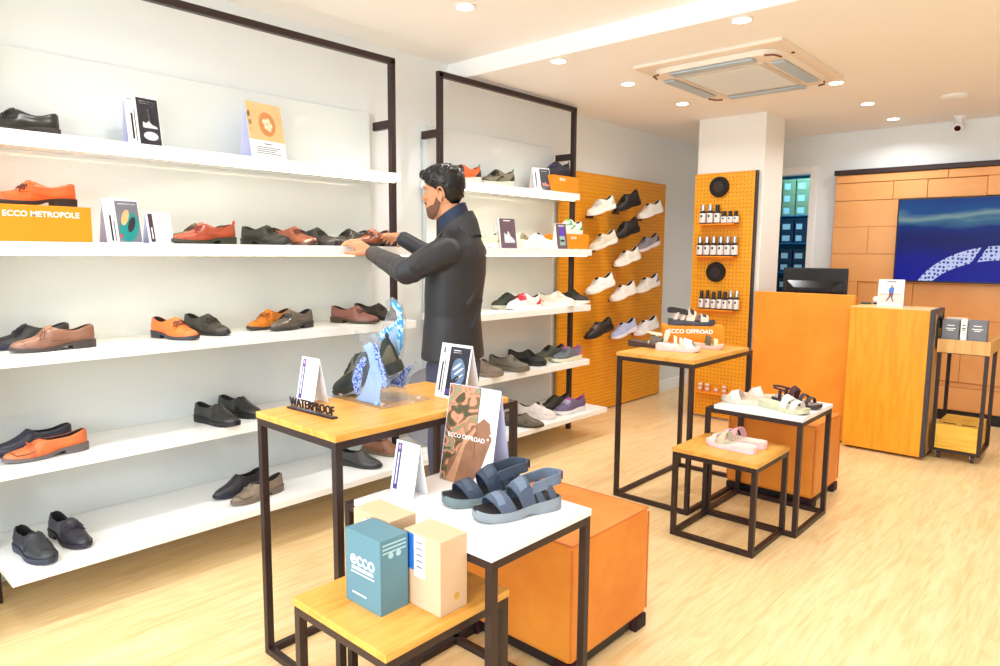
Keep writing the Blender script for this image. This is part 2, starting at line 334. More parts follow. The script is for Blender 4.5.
def shoe(style):
    st=dict(kind='derby',L=.295,upper=(60,55,50),sole=(40,36,34),lining=(30,28,28),lace=None,rough=.32,trim=None,tab=None,toe=None,thick=None,stripe=None,noise=.12)
    st.update(style); K=st['kind']; L=st['L']
    if max(st['upper'])<106: st['upper']=tuple(int(c*.66) for c in st['upper'])
    elif max(st['upper'])<215: st['upper']=tuple(int(c*.86) for c in st['upper'])
    if max(st['sole'])<106: st['sole']=tuple(int(c*.7) for c in st['sole'])
    nm=st.get('name') or {'derby':'lace_up_shoe','slipon':'slip_on_shoe','loafer':'loafer','sneaker':'sneaker','boot':'hiking_shoe','gym':'sneaker'}[K]
    sneaky=K in('sneaker','boot','gym')
    hw=HW['sneaker' if sneaky else 'dress']
    topz=[(0,.021),(.1,.016),(.3,.013),(.5,.016),(.62,.024),(.8,.030),(1,.031)] if not sneaky else [(0,.03),(.1,.026),(.3,.024),(.5,.027),(.7,.034),(.85,.038),(1,.040)]
    if K=='gym': topz=[(0,.026),(.5,.026),(1,.030)]
    if K=='slipon' and st.get('chunky'): topz=[(0,.026),(.1,.022),(.3,.02),(.5,.022),(.7,.028),(1,.030)]
    if st.get('platform'): topz=[(a,z+st['platform']) for a,z in topz]
    H=[(0,.010),(.03,.020),(.08,.029),(.16,.037),(.26,.046),(.36,.062),(.44,.077),(.50,.079),(.56,.066),(.66,.052),(.78,.050),(.9,.062),(.97,.066),(1,.060)]
    if K in('slipon',): H=[(0,.010),(.03,.020),(.08,.029),(.16,.038),(.26,.048),(.36,.064),(.43,.078),(.47,.080),(.53,.066),(.62,.054),(.78,.050),(.9,.060),(.97,.064),(1,.058)]
    if K=='loafer': H=[(0,.010),(.03,.019),(.08,.027),(.16,.034),(.26,.042),(.34,.055),(.40,.066),(.44,.064),(.52,.054),(.62,.047),(.78,.044),(.9,.054),(.97,.060),(1,.055)]
    if sneaky: H=[(0,.012),(.03,.024),(.08,.034),(.16,.042),(.26,.052),(.36,.068),(.44,.084),(.5,.090),(.58,.074),(.68,.058),(.8,.056),(.9,.068),(.97,.076),(1,.066)]
    if K=='boot': H=[(0,.014),(.03,.026),(.08,.036),(.16,.044),(.26,.056),(.36,.074),(.44,.092),(.5,.102),(.58,.095),(.68,.082),(.8,.078),(.9,.090),(.97,.100),(1,.092)]
    o0=.40 if K!='loafer' else .35
    if K=='slipon': o0=.40
    WC=[(0,0),(o0,0),(o0+.05,.010),(o0+.12,.021),(.66,.025),(.8,.025),(.9,.021),(.96,.012),(1,.004)]
    def wc(t): return max(0,lerp_tab(WC,t)) if t>o0 else 0
    def base(t,v,off=0):
        s=1-abs(v); sg=1 if v>=0 else -1; w=lerp_tab(hw,t)-.002; h=lerp_tab(H,t); c=min(wc(t),w*.8)
        y=c+(w-c)*(max(0,1-s**2.3))**(1/1.9); z=lerp_tab(topz,t)+h*s
        bul=.003*math.sin(PI*min(1,s*1.6)) if c>0 else 0
        return Vector((L*(.5-t),sg*(y+bul),z))
    def surf(t,v,off=0):
        p=base(t,v)
        if off:
            e=.01; du=base(min(t+e,1),v)-base(max(t-e,0),v); vv=max(-.999,min(.999,v)); dv=base(t,min(vv+e,1))-base(t,max(vv-e,-1))
            n=du.cross(dv); 
            if n.length<1e-9: n=Vector((0,0,1))
            n.normalize()
            if n.dot(p-Vector((p.x,0,lerp_tab(topz,t)+.01)))<0: n=-n
            p=p+n*off
        return p
    def col(key,c,rough,noise=None): return mat('shoe_%s_%d_%d_%d_%d'%((key,)+tuple(c)+(int(rough*100),)),c,rough,noise=st['noise'] if noise is None else noise,nscale=60 if rough>.5 else 25,bump=.3 if rough>.5 else .06)
    UM=col('upper',st['upper'],st['rough']); LM=col('lining',st['lining'],.8); SM=col('sole',st['sole'],.55,.05)
    root=bpy.data.objects.new(nm,None); COL.objects.link(root); root.empty_display_size=.05
    # upper
    ts=[0,.01,.03,.055,.085,.12,.16,.2,.25,.3,.34,.38,o0+.005,o0+.03,o0+.06,.5,.54,.6,.66,.72,.78,.84,.89,.93,.955,.975,.99,1]
    ts=sorted(set(ts)); rings=[]; NS=8
    for t in ts:
        w=lerp_tab(hw,t)-.002; c=min(wc(t),w*.8); tz=lerp_tab(topz,t); left=[base(t,1-i/NS) for i in range(NS+1)]
        hz=left[-1].z; k=min(1,c/.014); 
        if t>.97:k*=(1-t)/.03
        dep_=(hz-tz-.004)*k; ci=max(c-.003,0)
        inn=[Vector((left[0].x,ci,hz-.001*k)),Vector((left[0].x,ci*1.08,hz-dep_*.5)),Vector((left[0].x,ci*.9,hz-dep_)),Vector((left[0].x,0,hz-dep_))]
        half=left+inn
        ring=half+[Vector((p.x,-p.y,p.z)) for p in half[-2::-1]]
        rings.append(ring)
    n=len(rings[0])
    def mf(i,j): return 1 if (NS<j<n-NS-2 and ts[i]>=o0) else 0
    b=B(); b.loft(rings,False,False,mfun=mf); o=len(b.v)
    b.f.append(tuple(range(n))); b.m.append(0); e=(len(rings)-1)*n; b.f.append(tuple(range(e,e+n))); b.m.append(0)
    up=b.build('upper',[UM,LM],root,True,angle=60)
    # sole
    heel=(K in('derby','loafer')) 
    def outl(t,g): return lerp_tab(hw,t)+g
    g=.0045 if not sneaky else .006
    rs=[]; tt=[0,.008,.03,.06,.1,.16,.24,.32,.4,.48,.55,.60,.64,.68,.74,.8,.86,.91,.95,.975,.992,1]
    for t in tt:
        zt=lerp_tab(topz,t)+.003; zb=.010*max(0,1-t/.22)**2
        if heel: zb=zb if t<.5 else (lerp_tab([(0,0),(.5,.0),(.58,.010),(.64,.016),(.7,.018),(1,.019)],t))
        elif sneaky and K!='gym': zb+= .006*max(0,1-abs(t-.55)/.14)+.008*max(0,(t-.93)/.07)**2
        w=outl(t,g); wb_=w*(.93 if not sneaky else .99); wm_=w*(1.0 if not sneaky else 1.04); x=L*(.5-t)+(.004 if t<.01 else 0)-(.004 if t>.99 else 0)
        rs.append([(x,w,zt),(x,wm_,(zt+zb)/2),(x,wb_,zb),(x,0,zb),(x,-wb_,zb),(x,-wm_,(zt+zb)/2),(x,-w,zt),(x,0,zt)])
    b=B().loft(rs); so=b.build('sole',SM,root,True,angle=40)
    if heel:
        rs=[]
        for t in [.70,.74,.8,.86,.91,.95,.975,.992,1]:
            w=outl(t,.0035); x=L*(.5-t)-(.004 if t>.99 else 0)
            rs.append([(x,w,.019),(x,w*.97,0),(x,-w*.97,0),(x,-w,.019)])
        B().loft(rs).build('heel',SM,root,True,angle=40)
    if sneaky and st.get('outsole'):
        rs=[]
        for t in tt:
            zb=.010*max(0,1-t/.22)**2+(.006*max(0,1-abs(t-.55)/.14)+.008*max(0,(t-.93)/.07)**2 if K!='gym' else 0); w=outl(t,g)*.985; x=L*(.5-t)
            rs.append([(x,w*1.03,zb+.007),(x,w*.98,zb-.0),(x,-w*.98,zb-.0),(x,-w*1.03,zb+.007)])
        B().loft(rs).build('outsole',col('outs',st['outsole'],.6,.05),root,True,angle=40)
    def patch(name,t0,t1,v0,v1,off,m,th=.0014,nu=8,nv=5,f0=None,f1=None):
        def fn(u,v,o_):
            t=t0+(t1-t0)*u; a=f0(u) if f0 else v0; c=f1(u) if f1 else v1
            return surf(t,a+(c-a)*v,off+o_)
        return B().slab(fn,nu,nv,th).build(name,m,root,True,angle=50)
    TM=col('trim',st['trim'],.5) if st['trim'] else UM
    if K in('derby','sneaker','boot','gym'):
        # quarter facings, tongue and laces
        for sg in (1,-1):
            patch('eyestay',.27 if sneaky else .31,o0+.07,sg*.10,sg*.42,.0006,TM if st['trim'] else UM,.0018,8,4,f0=lambda u,sg=sg:sg*(.07+.03*u),f1=lambda u,sg=sg:sg*(.30+.22*u))
        # tongue
        def tg(u,v,o_):
            t=o0-.06+u*.13; p=base(min(t,o0+.01),0); x=L*(.5-t); w_=.016+.006*u
            z=p.z+.002+(t-(o0-.06))*L*.30+o_; return Vector((x,(v-.5)*2*w_,z-.010*abs(v-.5)**2*4+ (0.0)))
        B().slab(tg,5,4,.003).build('tongue',TM if st['trim'] else (UM if not sneaky else LM),root,True)
        lc=st['lace'] or tuple(int(c*.45) for c in st['upper']); LMt=col('lace',lc,.75,.05)
        b=B(); nl=4 if not sneaky else 5
        for i in range(nl):
            t=.29+.125*i/(nl-1) if sneaky else .325+.085*i/(nl-1)
            pts=[surf(t+(.012 if k%2 else 0)*0,v,.0042) for k,v in enumerate([-.24,-.14,-.05,.05,.14,.24])]
            b.tube(pts,.0019,5)
            if i<nl-1:
                t2=t+.125/(nl-1) if sneaky else t+.085/(nl-1)
                b.tube([surf(t,-.2,.0045),surf((t+t2)/2,0,.006),surf(t2,.2,.0045)],.0016,5)
        tk=o0+.02; c=surf(o0-.012,0,.006)
        for sg in (1,-1):
            b.tube([c,surf(o0-.01,sg*.12,.008),surf(o0-.035,sg*.30,.006),surf(o0-.05,sg*.22,.004),c],.0018,5)
            b.tube([c,surf(o0-.06,sg*.14,.004),surf(o0-.09,sg*.34,.004)],.0015,5)
        b.build('laces',LMt,root,True)
    if K=='derby':
        b=B()
        for t,o_ in ((.135,.0),):
            b.tube([surf(t+.02*abs(v)**2*1.5,v,.0004) for v in [i/8 for i in range(-8,9)]],.0007,4)
        for sg in (1,-1): b.tube([surf(.31+.34*u,sg*(.45+.28*math.sin(PI*u*.5)),.0004) for u in [i/8 for i in range(9)]],.0007,4)
        b.build('stitching',col('stitch',tuple(int(c*.6) for c in st['upper']),.6),root,True)
    if K=='slipon':
        for sg in (1,-1): patch('elastic_gusset',o0-.035,o0+.05,0,0,.0002,col('gusset',tuple(int(c*.72) for c in st['upper']),.7),.0008,6,4,f0=lambda u,sg=sg:sg*(.62-.12*u),f1=lambda u,sg=sg:sg*(.70+.12*u))
        b=B(); b.tube([surf(.11+.0*abs(v),v,.0006) for v in [-.5,-.35,-.2,0,.2,.35,.5]],.001,4)
        for sg in (1,-1): b.tube([surf(.11+.31*u,sg*(.5-.08*u),.0006) for u in [i/6 for i in range(7)]],.001,4)
        b.build('seam',col('stitch',tuple(int(c*.6) for c in st['upper']),.6),root,True)
    if K=='loafer':
        patch('saddle_strap',.27,.335,-.92,.92,.001,TM,.002,4,14)
        b=B(); b.tube([surf(.07+.05*abs(v)*2,v,.002) for v in [-.55,-.45,-.3,-.15,0,.15,.3,.45,.55]],.002,5)
        for sg in (1,-1): b.tube([surf(.125+.2*u,sg*(.55-.02*u),.002) for u in [i/6 for i in range(7)]],.002,5)
        b.build('moccasin_seam',col('stitch',tuple(int(c*.6) for c in st['upper']),.6),root,True)
        B().tube([surf(.30,-.12,.006),surf(.30,-.04,.009),surf(.30,.04,.009),surf(.30,.12,.006)],.003,6).build('snaffle',TM,root,True)
    if sneaky:
        if st['toe']: 
            for sg in(1,-1): patch('toe_guard',.015,.17,0,1,.0008,col('toe',st['toe'],.55),.0018,7,6,f0=lambda u,sg=sg:sg*1.0,f1=lambda u,sg=sg:sg*(.35+.5*u))
        hc=st.get('heelc') or st['trim']
        if hc:
            for sg in (1,-1): patch('heel_counter',.80,.995,sg*.35,sg*1.0,.0012,col('heelc',hc,.5),.0018,7,6,f0=lambda u,sg=sg:sg*(.75-.5*u),f1=lambda u,sg=sg:sg*1.0)
        if st['stripe']:
            for sg in (1,-1): patch('side_stripe',.36,.62,0,0,.0012,col('stripe',st['stripe'],.5),.0016,8,3,f0=lambda u,sg=sg:sg*(.95-.45*u),f1=lambda u,sg=sg:sg*(.8-.45*u))
            
    if st['tab']:
        p=base(.985,0); b=B(); b.tube([(p.x+.004,0,p.z-.012),(p.x-.006,0,p.z+.008),(p.x-.004,0,p.z+.020),(p.x+.003,0,p.z+.012),(p.x+.004,0,p.z-.004)],.004,6)
        b.build('pull_tab',col('tab',st['tab'],.6),root,True)
    return root
CACHE={}
def put_shoe(style,c,toe_dir,label,group=None,cat='shoe',pitch=0,scale=1.0,roll=0,maker=None):
    """c: centre on the supporting surface, toe_dir: degrees in plan from +X"""
    key=repr(sorted(style.items()))
    if key in CACHE:
        r=copy_tree(CACHE[key],(0,0,0),0,label)
    else:
        r=(maker or shoe)(style); CACHE[key]=r
    r.location=c; r.rotation_euler=(roll,R(pitch) if pitch else 0,R(toe_dir)); r.scale=(scale,)*3
    r['label']=label; r['category']=cat
    if group: r['group']=group
    return r
# colour styles
def D(k,u,s=(48,42,38),**x): d=dict(kind=k,upper=u,sole=s); d.update(x); return d
def shelf_shoe(style,k,px,X,head,label,group,**kw):
    """px: photo column of the shoe's middle, X: its distance from the wall axis, head: 0 = toe along +Y (deeper), 90 = into the room, 180 = towards the front"""
    y0={0:130,1:238,2:340,3:440,4:500}[k]
    p=onx(px,y0,X); 
    for _ in range(3):
        # settle on the shelf top at that column
        z=TOPZ[k]; 
        d=_ray(px,y0); q=C0+d*(X/d.x); y0+= (q.z-z)*180
    q=onx(px,y0,X)
    return put_shoe(style,(X,q.y,TOPZ[k]+.0004),90-head,label,group,**kw)
G1='shoes on the long wall shelves'; G2='shoes on the shelves right of the man'
BLK=(46,42,40)
# top shelf
shelf_shoe(D('derby',(74,70,64),(96,88,82),rough=.28,lace=(20,20,22)),0,18,-3.40,180,'black lace-up leather shoe with grey sole, at the left end of the top shelf',G1)
# second shelf
mb0,mb1=onx(91,224,-3.20).y,onx(-48,224,-3.2).y
mt=thing('display_riser','long orange block lettered ECCO METROPOLE under the orange shoe','display block',(-3.30,(mb0+mb1)/2,1.4804))
hh=.142; wl=(mb0-mb1)/2
B().box((-.11,-wl,0),(.11,wl,hh)).build('block',ORANGEBOX,mt,bevel=.002)
text('lettering','ECCO METROPOLE',.0305,WINK,mt,frame_mx((.1105,wl-.176,hh-.036),(0,1,0),(0,0,1)),bold=.0005,sx=1.0)
put_shoe(D('derby',(226,96,40),(70,58,54),rough=.3,lace=(60,30,24)),(-3.28,onx(34,200,-3.28).y,1.4804+hh+.0006),-90,'orange-tan lace-up leather shoe standing on the ECCO METROPOLE block',G1)
shelf_shoe(D('derby',(112,104,74),(90,88,66),rough=.4,lace=(60,56,40)),1,198,-3.38,180,'olive lace-up shoe half hidden behind the orange-brown one beside the small white card',G1)
shelf_shoe(D('derby',(196,88,58),(78,82,62),rough=.3,lace=(120,40,30),tab=(200,80,60),trim=None),1,205,-3.235,180,'orange-brown lace-up shoe with olive sole next to the small white card on the second shelf',G1)
shelf_shoe(D('derby',(72,70,60),(60,62,50),rough=.35,lace=(30,28,26)),1,266,-3.30,68,'dark grey lace-up shoe, first of the three that point right on the second shelf',G1)
shelf_shoe(D('derby',(186,104,72),(96,60,54),rough=.35,lace=(90,40,30)),1,293,-3.33,68,'tan brown lace-up shoe between two dark ones on the second shelf',G1)
shelf_shoe(D('derby',(80,74,66),(52,46,44),rough=.35,lace=(26,24,24)),1,316,-3.36,68,'dark grey-brown lace-up shoe right of the tan one, pointing right',G1)
shelf_shoe(D('derby',(92,84,70),(34,28,28),rough=.22,lace=(30,26,26)),1,350,-3.36,172,'glossy dark olive-brown lace-up shoe just left of the man’s left hand',G1)
shelf_shoe(D('derby',(150,84,58),(42,34,32),rough=.2,lace=(60,26,22),lining=(30,14,12)),1,373,-3.24,168,'glossy chestnut brown lace-up shoe the man is straightening with both hands',G1)
# third shelf
shelf_shoe(D('derby',(64,64,72),(56,60,90),rough=.35,lace=(30,30,40)),2,30,-3.38,180,'black lace-up shoe behind the brown dress shoe at the left of the third shelf',G1)
shelf_shoe(D('derby',(158,112,92),(96,86,84),rough=.25,lace=(110,72,58),L=.30),2,54,-3.235,180,'glossy taupe brown lace-up dress shoe at the left of the third shelf',G1)
shelf_shoe(D('derby',(222,112,50),(80,80,92),rough=.35,lace=(90,50,30),L=.29),2,175,-3.27,74,'orange lace-up shoe pointing right in the middle of the third shelf',G1)
shelf_shoe(D('derby',(88,84,74),(52,52,56),rough=.35,lace=(40,38,36),L=.29),2,207,-3.33,74,'dark olive grey lace-up shoe beside the orange one pointing right',G1)
shelf_shoe(D('derby',(220,128,40),(88,80,66),rough=.35,lace=(150,80,30)),2,270,-3.36,165,'bright amber lace-up shoe behind the glossy grey dress shoe',G1)
shelf_shoe(D('derby',(116,104,94),(84,78,76),rough=.18,lace=(60,54,50)),2,292,-3.25,165,'glossy dark grey lace-up dress shoe in front of the amber one',G1)
shelf_shoe(D('derby',(150,94,78),(104,88,66),rough=.38,lace=(100,56,44)),2,355,-3.27,64,'reddish brown lace-up shoe above the clear splash stand',G1)
shelf_shoe(D('derby',(72,62,54),(40,36,34),rough=.38,lace=(40,34,30)),2,377,-3.34,64,'dark brown lace-up shoe at the right end of the long third shelf',G1)
# fourth shelf
shelf_shoe(D('slipon',(76,76,98),(60,60,84),rough=.38,L=.30),3,32,-3.37,180,'navy slip-on shoe behind the orange loafer',G1)
shelf_shoe(D('loafer',(218,116,66),(110,100,100),rough=.3,trim=(200,100,60),L=.30),3,47,-3.235,178,'orange tan loafer with grey heel at the left of the fourth shelf',G1)
shelf_shoe(D('slipon',(66,64,62),(44,44,46),rough=.3,chunky=1),3,217,-3.26,76,'left one of the pair of black slip-on shoes in the middle of the fourth shelf',G1)
shelf_shoe(D('slipon',(70,68,66),(44,44,46),rough=.3,chunky=1,L=.2951),3,240,-3.34,76,'right one of the pair of black slip-on shoes, nearer the table with the WATERPROOF letters',G1)
# fifth shelf
shelf_shoe(D('slipon',(82,84,92),(74,80,100),rough=.32,chunky=1,L=.29),4,35,-3.14,82,'blue-black slip-on shoe pointing into the room at the near end of the bottom shelf',G1)
shelf_shoe(D('derby',(84,80,92),(66,62,78),rough=.32,lace=(50,50,64),L=.29),4,70,-3.20,82,'blue-black lace-up shoe beside the slip-on at the near end of the bottom shelf',G1)
shelf_shoe(D('slipon',(72,70,80),(56,54,66),rough=.4,L=.291),4,240,-3.24,170,'black slip-on half hidden behind the taupe one on the bottom shelf',G1)
shelf_shoe(D('loafer',(150,132,112),(120,104,90),rough=.38,trim=(140,122,104)),4,258,-3.10,170,'taupe loafer on the bottom shelf seen beside the front table’s left leg',G1)
shelf_shoe(D('slipon',(92,88,82),(70,66,64),rough=.35,L=.288),4,359,-3.16,68,'dark grey slip-on shoe on the bottom shelf seen under the WATERPROOF table',G1)
shelf_shoe(D('slipon',(170,112,82),(130,112,90),rough=.42,L=.289),4,384,-3.24,68,'brown slip-on shoe on the bottom shelf right of the dark grey one under the table',G1)
# second unit
shelf_shoe(D('sneaker',(226,96,34),(216,210,202),rough=.6,toe=(60,50,46),trim=(50,48,46),tab=(40,150,160),lace=(60,40,30)),0,462,-3.38,190,'orange trail sneaker with white sole behind the man’s head',G2)
shelf_shoe(D('sneaker',(146,138,112),(214,210,196),rough=.6,toe=(50,50,40),trim=(52,46,36),tab=(30,170,90),stripe=(40,40,34),lace=(30,30,30)),0,497,-3.38,190,'camouflage sneaker with green heel tab on the top shelf right of the man',G2)
shelf_shoe(D('sneaker',(226,214,190),(236,230,220),rough=.55,trim=(190,176,140),lace=(240,236,228)),1,484,-3.33,190,'cream sneaker peeping out behind the man’s back on the second shelf',G2)
shelf_shoe(D('sneaker',(224,216,204),(226,220,210),rough=.55,lace=(120,110,80),trim=(150,140,100)),1,520,-3.36,62,'cream sneaker with olive laces beside the grey trainer card',G2)
shelf_shoe(D('gym',(238,234,228),(240,238,232),rough=.45,lace=(246,246,246),trim=None,L=.285),1,536,-3.28,62,'plain white sneaker on the second shelf left of the purple card',G2)
shelf_shoe(D('gym',(78,88,80),(200,196,180),rough=.6,lace=(60,66,60)),2,508,-3.36,190,'dark green sneaker behind the red and white one',G2)
shelf_shoe(D('gym',(232,226,222),(240,238,236),rough=.5,lace=(214,50,66),trim=(214,60,74)),2,524,-3.24,190,'white sneaker with red laces and tongue on the third shelf right of the man',G2)
shelf_shoe(D('gym',(228,218,204),(238,236,228),rough=.5,lace=(230,220,206),trim=(206,188,166)),2,556,-3.26,62,'cream and white sneaker pointing right on the third shelf',G2)
shelf_shoe(D('gym',(70,66,60),(232,228,218),rough=.55,lace=(40,38,36)),2,571,-3.34,62,'black low sneaker with white sole at the right end of the third shelf',G2)
shelf_shoe(D('sneaker',(150,128,110),(132,116,100),rough=.6,lace=(110,94,80)),3,482,-3.24,62,'taupe sneaker at the man’s hip, leftmost on its shelf',G2)
shelf_shoe(D('sneaker',(128,118,102),(112,102,86),rough=.6,lace=(90,82,72),trim=(120,108,92)),3,509,-3.24,62,'grey-brown walking sneaker pointing right, left one of its pair',G2)
shelf_shoe(D('sneaker',(62,58,52),(58,52,46),rough=.6,lace=(40,38,36)),3,527,-3.32,62,'black walking sneaker pointing right, beside the grey-brown one',G2)
shelf_shoe(D('sneaker',(118,122,108),(196,192,160),rough=.6,lace=(50,50,48),lining=(40,36,36)),3,550,-3.36,190,'grey-green sneaker behind the blue-grey one with the pink heel',G2)
shelf_shoe(D('sneaker',(120,126,136),(226,222,196),rough=.6,lace=(90,96,106),heelc=(210,100,150),lining=(190,80,140)),3,567,-3.22,190,'blue-grey sneaker with pink heel at the right end of its shelf',G2)
shelf_shoe(D('slipon',(116,100,82),(96,84,66),rough=.45,L=.28),4,524,-3.06,62,'brown slip-on shoe right of the camouflage print card',G2)
shelf_shoe(D('gym',(232,218,210),(236,226,220),rough=.5,lace=(240,232,226),L=.2851),4,536,-3.16,62,'blush white sneaker on the bottom shelf between brown and dark olive shoes',G2)
shelf_shoe(D('sneaker',(72,64,44),(58,52,38),rough=.6,lace=(90,70,50)),4,555,-3.22,190,'dark olive sneaker behind the purple one on the bottom shelf',G2)
shelf_shoe(D('sneaker',(118,104,140),(230,224,222),rough=.6,lace=(190,190,210),heelc=(120,60,120),lining=(170,60,130),tab=(170,70,140)),4,570,-3.08,190,'purple sneaker with white sole at the right end of the bottom shelf',G2)
# risers on second unit
def riser(name,label,x,y0,y1,z,h,d,txt):
    t=thing(name,label,'display block',(x,(y0+y1)/2,z)); wl=(y1-y0)/2
    B().box((-d/2,-wl,0),(d/2,wl,h)).build('block',ORANGEBOX,t,bevel=.002)
    text('lettering',txt,.026,WINK,t,frame_mx((d/2+.0005,-wl*.28,h-.03),(0,1,0),(0,0,1)),bold=.0008)
    return t
ya,yb=onx(553,190,-3.29).y,onx(580,190,-3.29).y
riser('display_riser','orange block with small white lettering on the top shelf holding a dark purple shoe',-3.39,ya,min(yb,4.56),1.9184,.125,.2,'ECCO')
put_shoe(D('sneaker',(72,66,88),(58,52,66),rough=.6,lace=(80,72,110),tab=(90,80,150)),(-3.40,(ya+yb)/2+.0,1.9184+.1256),-95,'dark purple sneaker standing on the orange block at the end of the top shelf',G2)
ya,yb=onx(566,240,-3.17).y,4.565
riser('display_riser','orange block with small white lettering on the second shelf holding a green and white sneaker',-3.28,ya,yb,1.4804,.115,.2,'ECCO')
put_shoe(D('gym',(240,240,234),(244,244,240),rough=.45,lace=(244,244,240),trim=(40,170,60),stripe=(40,170,60),outsole=(40,170,70),toe=(60,180,80)),(-3.26,(ya+yb)/2,1.4804+.1156),-92,'white sneaker with bright green stripes on the orange block at the shelf end',G2)
# ---------------------------------------------------------------- table-tent cards
def card(label,c,face,w,h,d,prints,txt=(),paper=None,group=None,side=None):
    """c: centre of the base, face: plan angle of the front, d: half depth at the foot"""
    P=paper or PAPER
    t=thing('display_card',label,'sign',c,R(face),group)
    th=.0014; Mx=frame_mx((d,0,.0006),(0,1,0),(-d,0,h)); hh=math.hypot(d,h)
    f=B().box((-w/2,0,-th),(w/2,hh,0)).xf(Mx).build('front_panel',P,t)
    Mb=frame_mx((-d,0,.0006),(0,-1,0),(d,0,h))
    B().box((-w/2,0,-th),(w/2,hh,0)).xf(Mb).build('back_panel',side or P,t)
    for nm,kind,a,m in prints:
        b=B()
        if kind=='r': b.box((a[0]*w-w/2,a[1]*hh,.0001),(a[2]*w-w/2,a[3]*hh,.0006+(a[4] if len(a)>4 else 0)))
        else:
            n=len(a); z=.0009
            pts=[(x*w-w/2,y*hh) for x,y in a]
            b.loft([[(x,y,.0002) for x,y in pts],[(x,y,z+.0002*(kind-1)) for x,y in pts]])
        b.xf(Mx).build(nm,m,f)
    for body,u,v,size,m,al in txt:
        text('lettering',body,size,m,f,Mx@Matrix.Translation((u*w-w/2,v*hh,.0012)),th=.0002,align=al)
    return t
def lines(u0,u1,v0,v1,n,m=None):
    return [('text_line','r',(u0,v1-(v1-v0)*i/n-.008,u0+(u1-u0)*(1-.25*((i*37)%3)/2),v1-(v1-v0)*i/n+.004),m or GREYINK) for i in range(n)]
def ell(cx,cy,rx,ry,n=14,a=0): return [(cx+rx*math.cos(2*PI*i/n)*math.cos(a)-ry*math.sin(2*PI*i/n)*math.sin(a),cy+rx*math.cos(2*PI*i/n)*math.sin(a)+ry*math.sin(2*PI*i/n)*math.cos(a)) for i in range(n)]
def shoe_print(x,y,s,sy): # side outline of a shoe for printed pictures
    return [(x+a*s,y+b*sy) for a,b in ((0,0),(1,0),(1.02,.12),(.9,.22),(.62,.36),(.45,.62),(.34,.6),(.28,.42),(.1,.5),(.0,.55),(-.02,.2))]
DARKPIC=mat('dark_photo_print',(44,42,54),.4,noise=.25,nscale=14)
PLUMPIC=mat('plum_photo_print',(104,82,92),.4,noise=.15,nscale=14)
PALEPIC=mat('pale_print',(206,208,216),.4,noise=.1,nscale=30)
BLUEPIC=mat('blue_grey_print',(96,120,150),.4,noise=.25,nscale=30)
SAND=mat('sand_print',(226,190,130),.45,noise=.14,nscale=12)
AMBER=mat('amber_print',(206,130,50),.4,noise=.1,nscale=12)
CREAM=mat('cream_print',(240,222,186),.45,noise=.1,nscale=40)
TEAL=mat('teal_print',(20,140,140),.4,noise=.1,nscale=20)
RED=mat('red_print',(200,50,40),.5,noise=.05)
LILAC=mat('lilac_card_side',(206,208,240),.55,noise=.01)
def on_shelf(px,k,X):
    y0={0:130,1:230}[k]; return Vector((X,onx(px,y0,X).y,TOPZ[k]+.0004))
card('white card with a dark picture of grey shoes, on the top shelf left',on_shelf(142,0,-3.35),8,.155,.22,.03,
 [('picture','r',(.34,.02,.98,.96),DARKPIC),('printed_shoe',1,shoe_print(.48,.36,.42,.22),PALEPIC),('printed_shoe',1,ell(.68,.2,.22,.09),PALEPIC),('printed_lace','r',(.66,.5,.69,.74),PALEPIC),('text_line','r',(.42,.84,.9,.86),WINK),('text_line','r',(.42,.88,.9,.90),WINK),
  ('text_line','r',(.14,.1,.2,.62),INK),('text_line','r',(.24,.06,.27,.7),GREYINK),('logo','r',(.08,.88,.22,.90),GREYINK)],side=LILAC)
card('tall card with an amber bowl picture above white text, on the top shelf right',on_shelf(263,0,-3.36),8,.215,.285,.05,
 [('picture','r',(0,.32,1,1),SAND),('printed_bowl',1,ell(.55,.62,.24,.22),AMBER),('printed_pebble',2,ell(.48,.66,.06,.05),CREAM),('printed_pebble',2,ell(.58,.68,.06,.05),CREAM),('printed_pebble',2,ell(.64,.6,.06,.05),CREAM),('printed_pebble',2,ell(.53,.57,.07,.05),CREAM),('printed_pebble',2,ell(.6,.53,.05,.04),CREAM),
  ('printed_mark','r',(.02,.72,.1,.82),mat('brown_print',(120,60,30),.5,noise=.05)),('printed_mark','r',(.03,.58,.12,.66),MATS['brown_print']),('printed_mark','r',(.04,.46,.1,.52),MATS['brown_print']),('heading','r',(.4,.255,.6,.27),INK)]+lines(.15,.85,.06,.2,4),side=LILAC)
card('white card with a teal picture of two shoe soles beside the ECCO METROPOLE block',on_shelf(121,1,-3.29),8,.155,.19,.035,
 [('picture','r',(.34,.02,.98,.96),mat('grey_photo_print',(120,120,132),.4,noise=.12,nscale=10)),('printed_shape',1,ell(.66,.36,.26,.36,16,-.5),TEAL),('printed_sole',2,ell(.58,.58,.09,.2,14,-.5),mat('peach_print',(236,176,120),.45,noise=.05)),('printed_sole',2,ell(.74,.42,.09,.2,14,-.5),DARKPIC),('text_line','r',(.42,.88,.92,.9),WINK),
  ('text_line','r',(.14,.04,.19,.62),INK),('text_line','r',(.24,.04,.27,.5),GREYINK),('red_dot',2,ell(.42,.16,.04,.035),RED)],side=LILAC)
card('small white text card right of the teal shoe sole card',on_shelf(158,1,-3.28),8,.115,.14,.03,
 [('text_bar','r',(.08,.04,.26,.94),mat('plum_ink',(70,50,66),.5,noise=.05)),('white_line','r',(.15,.14,.19,.5,.0003),WINK)]+lines(.36,.92,.5,.9,6),side=LILAC)
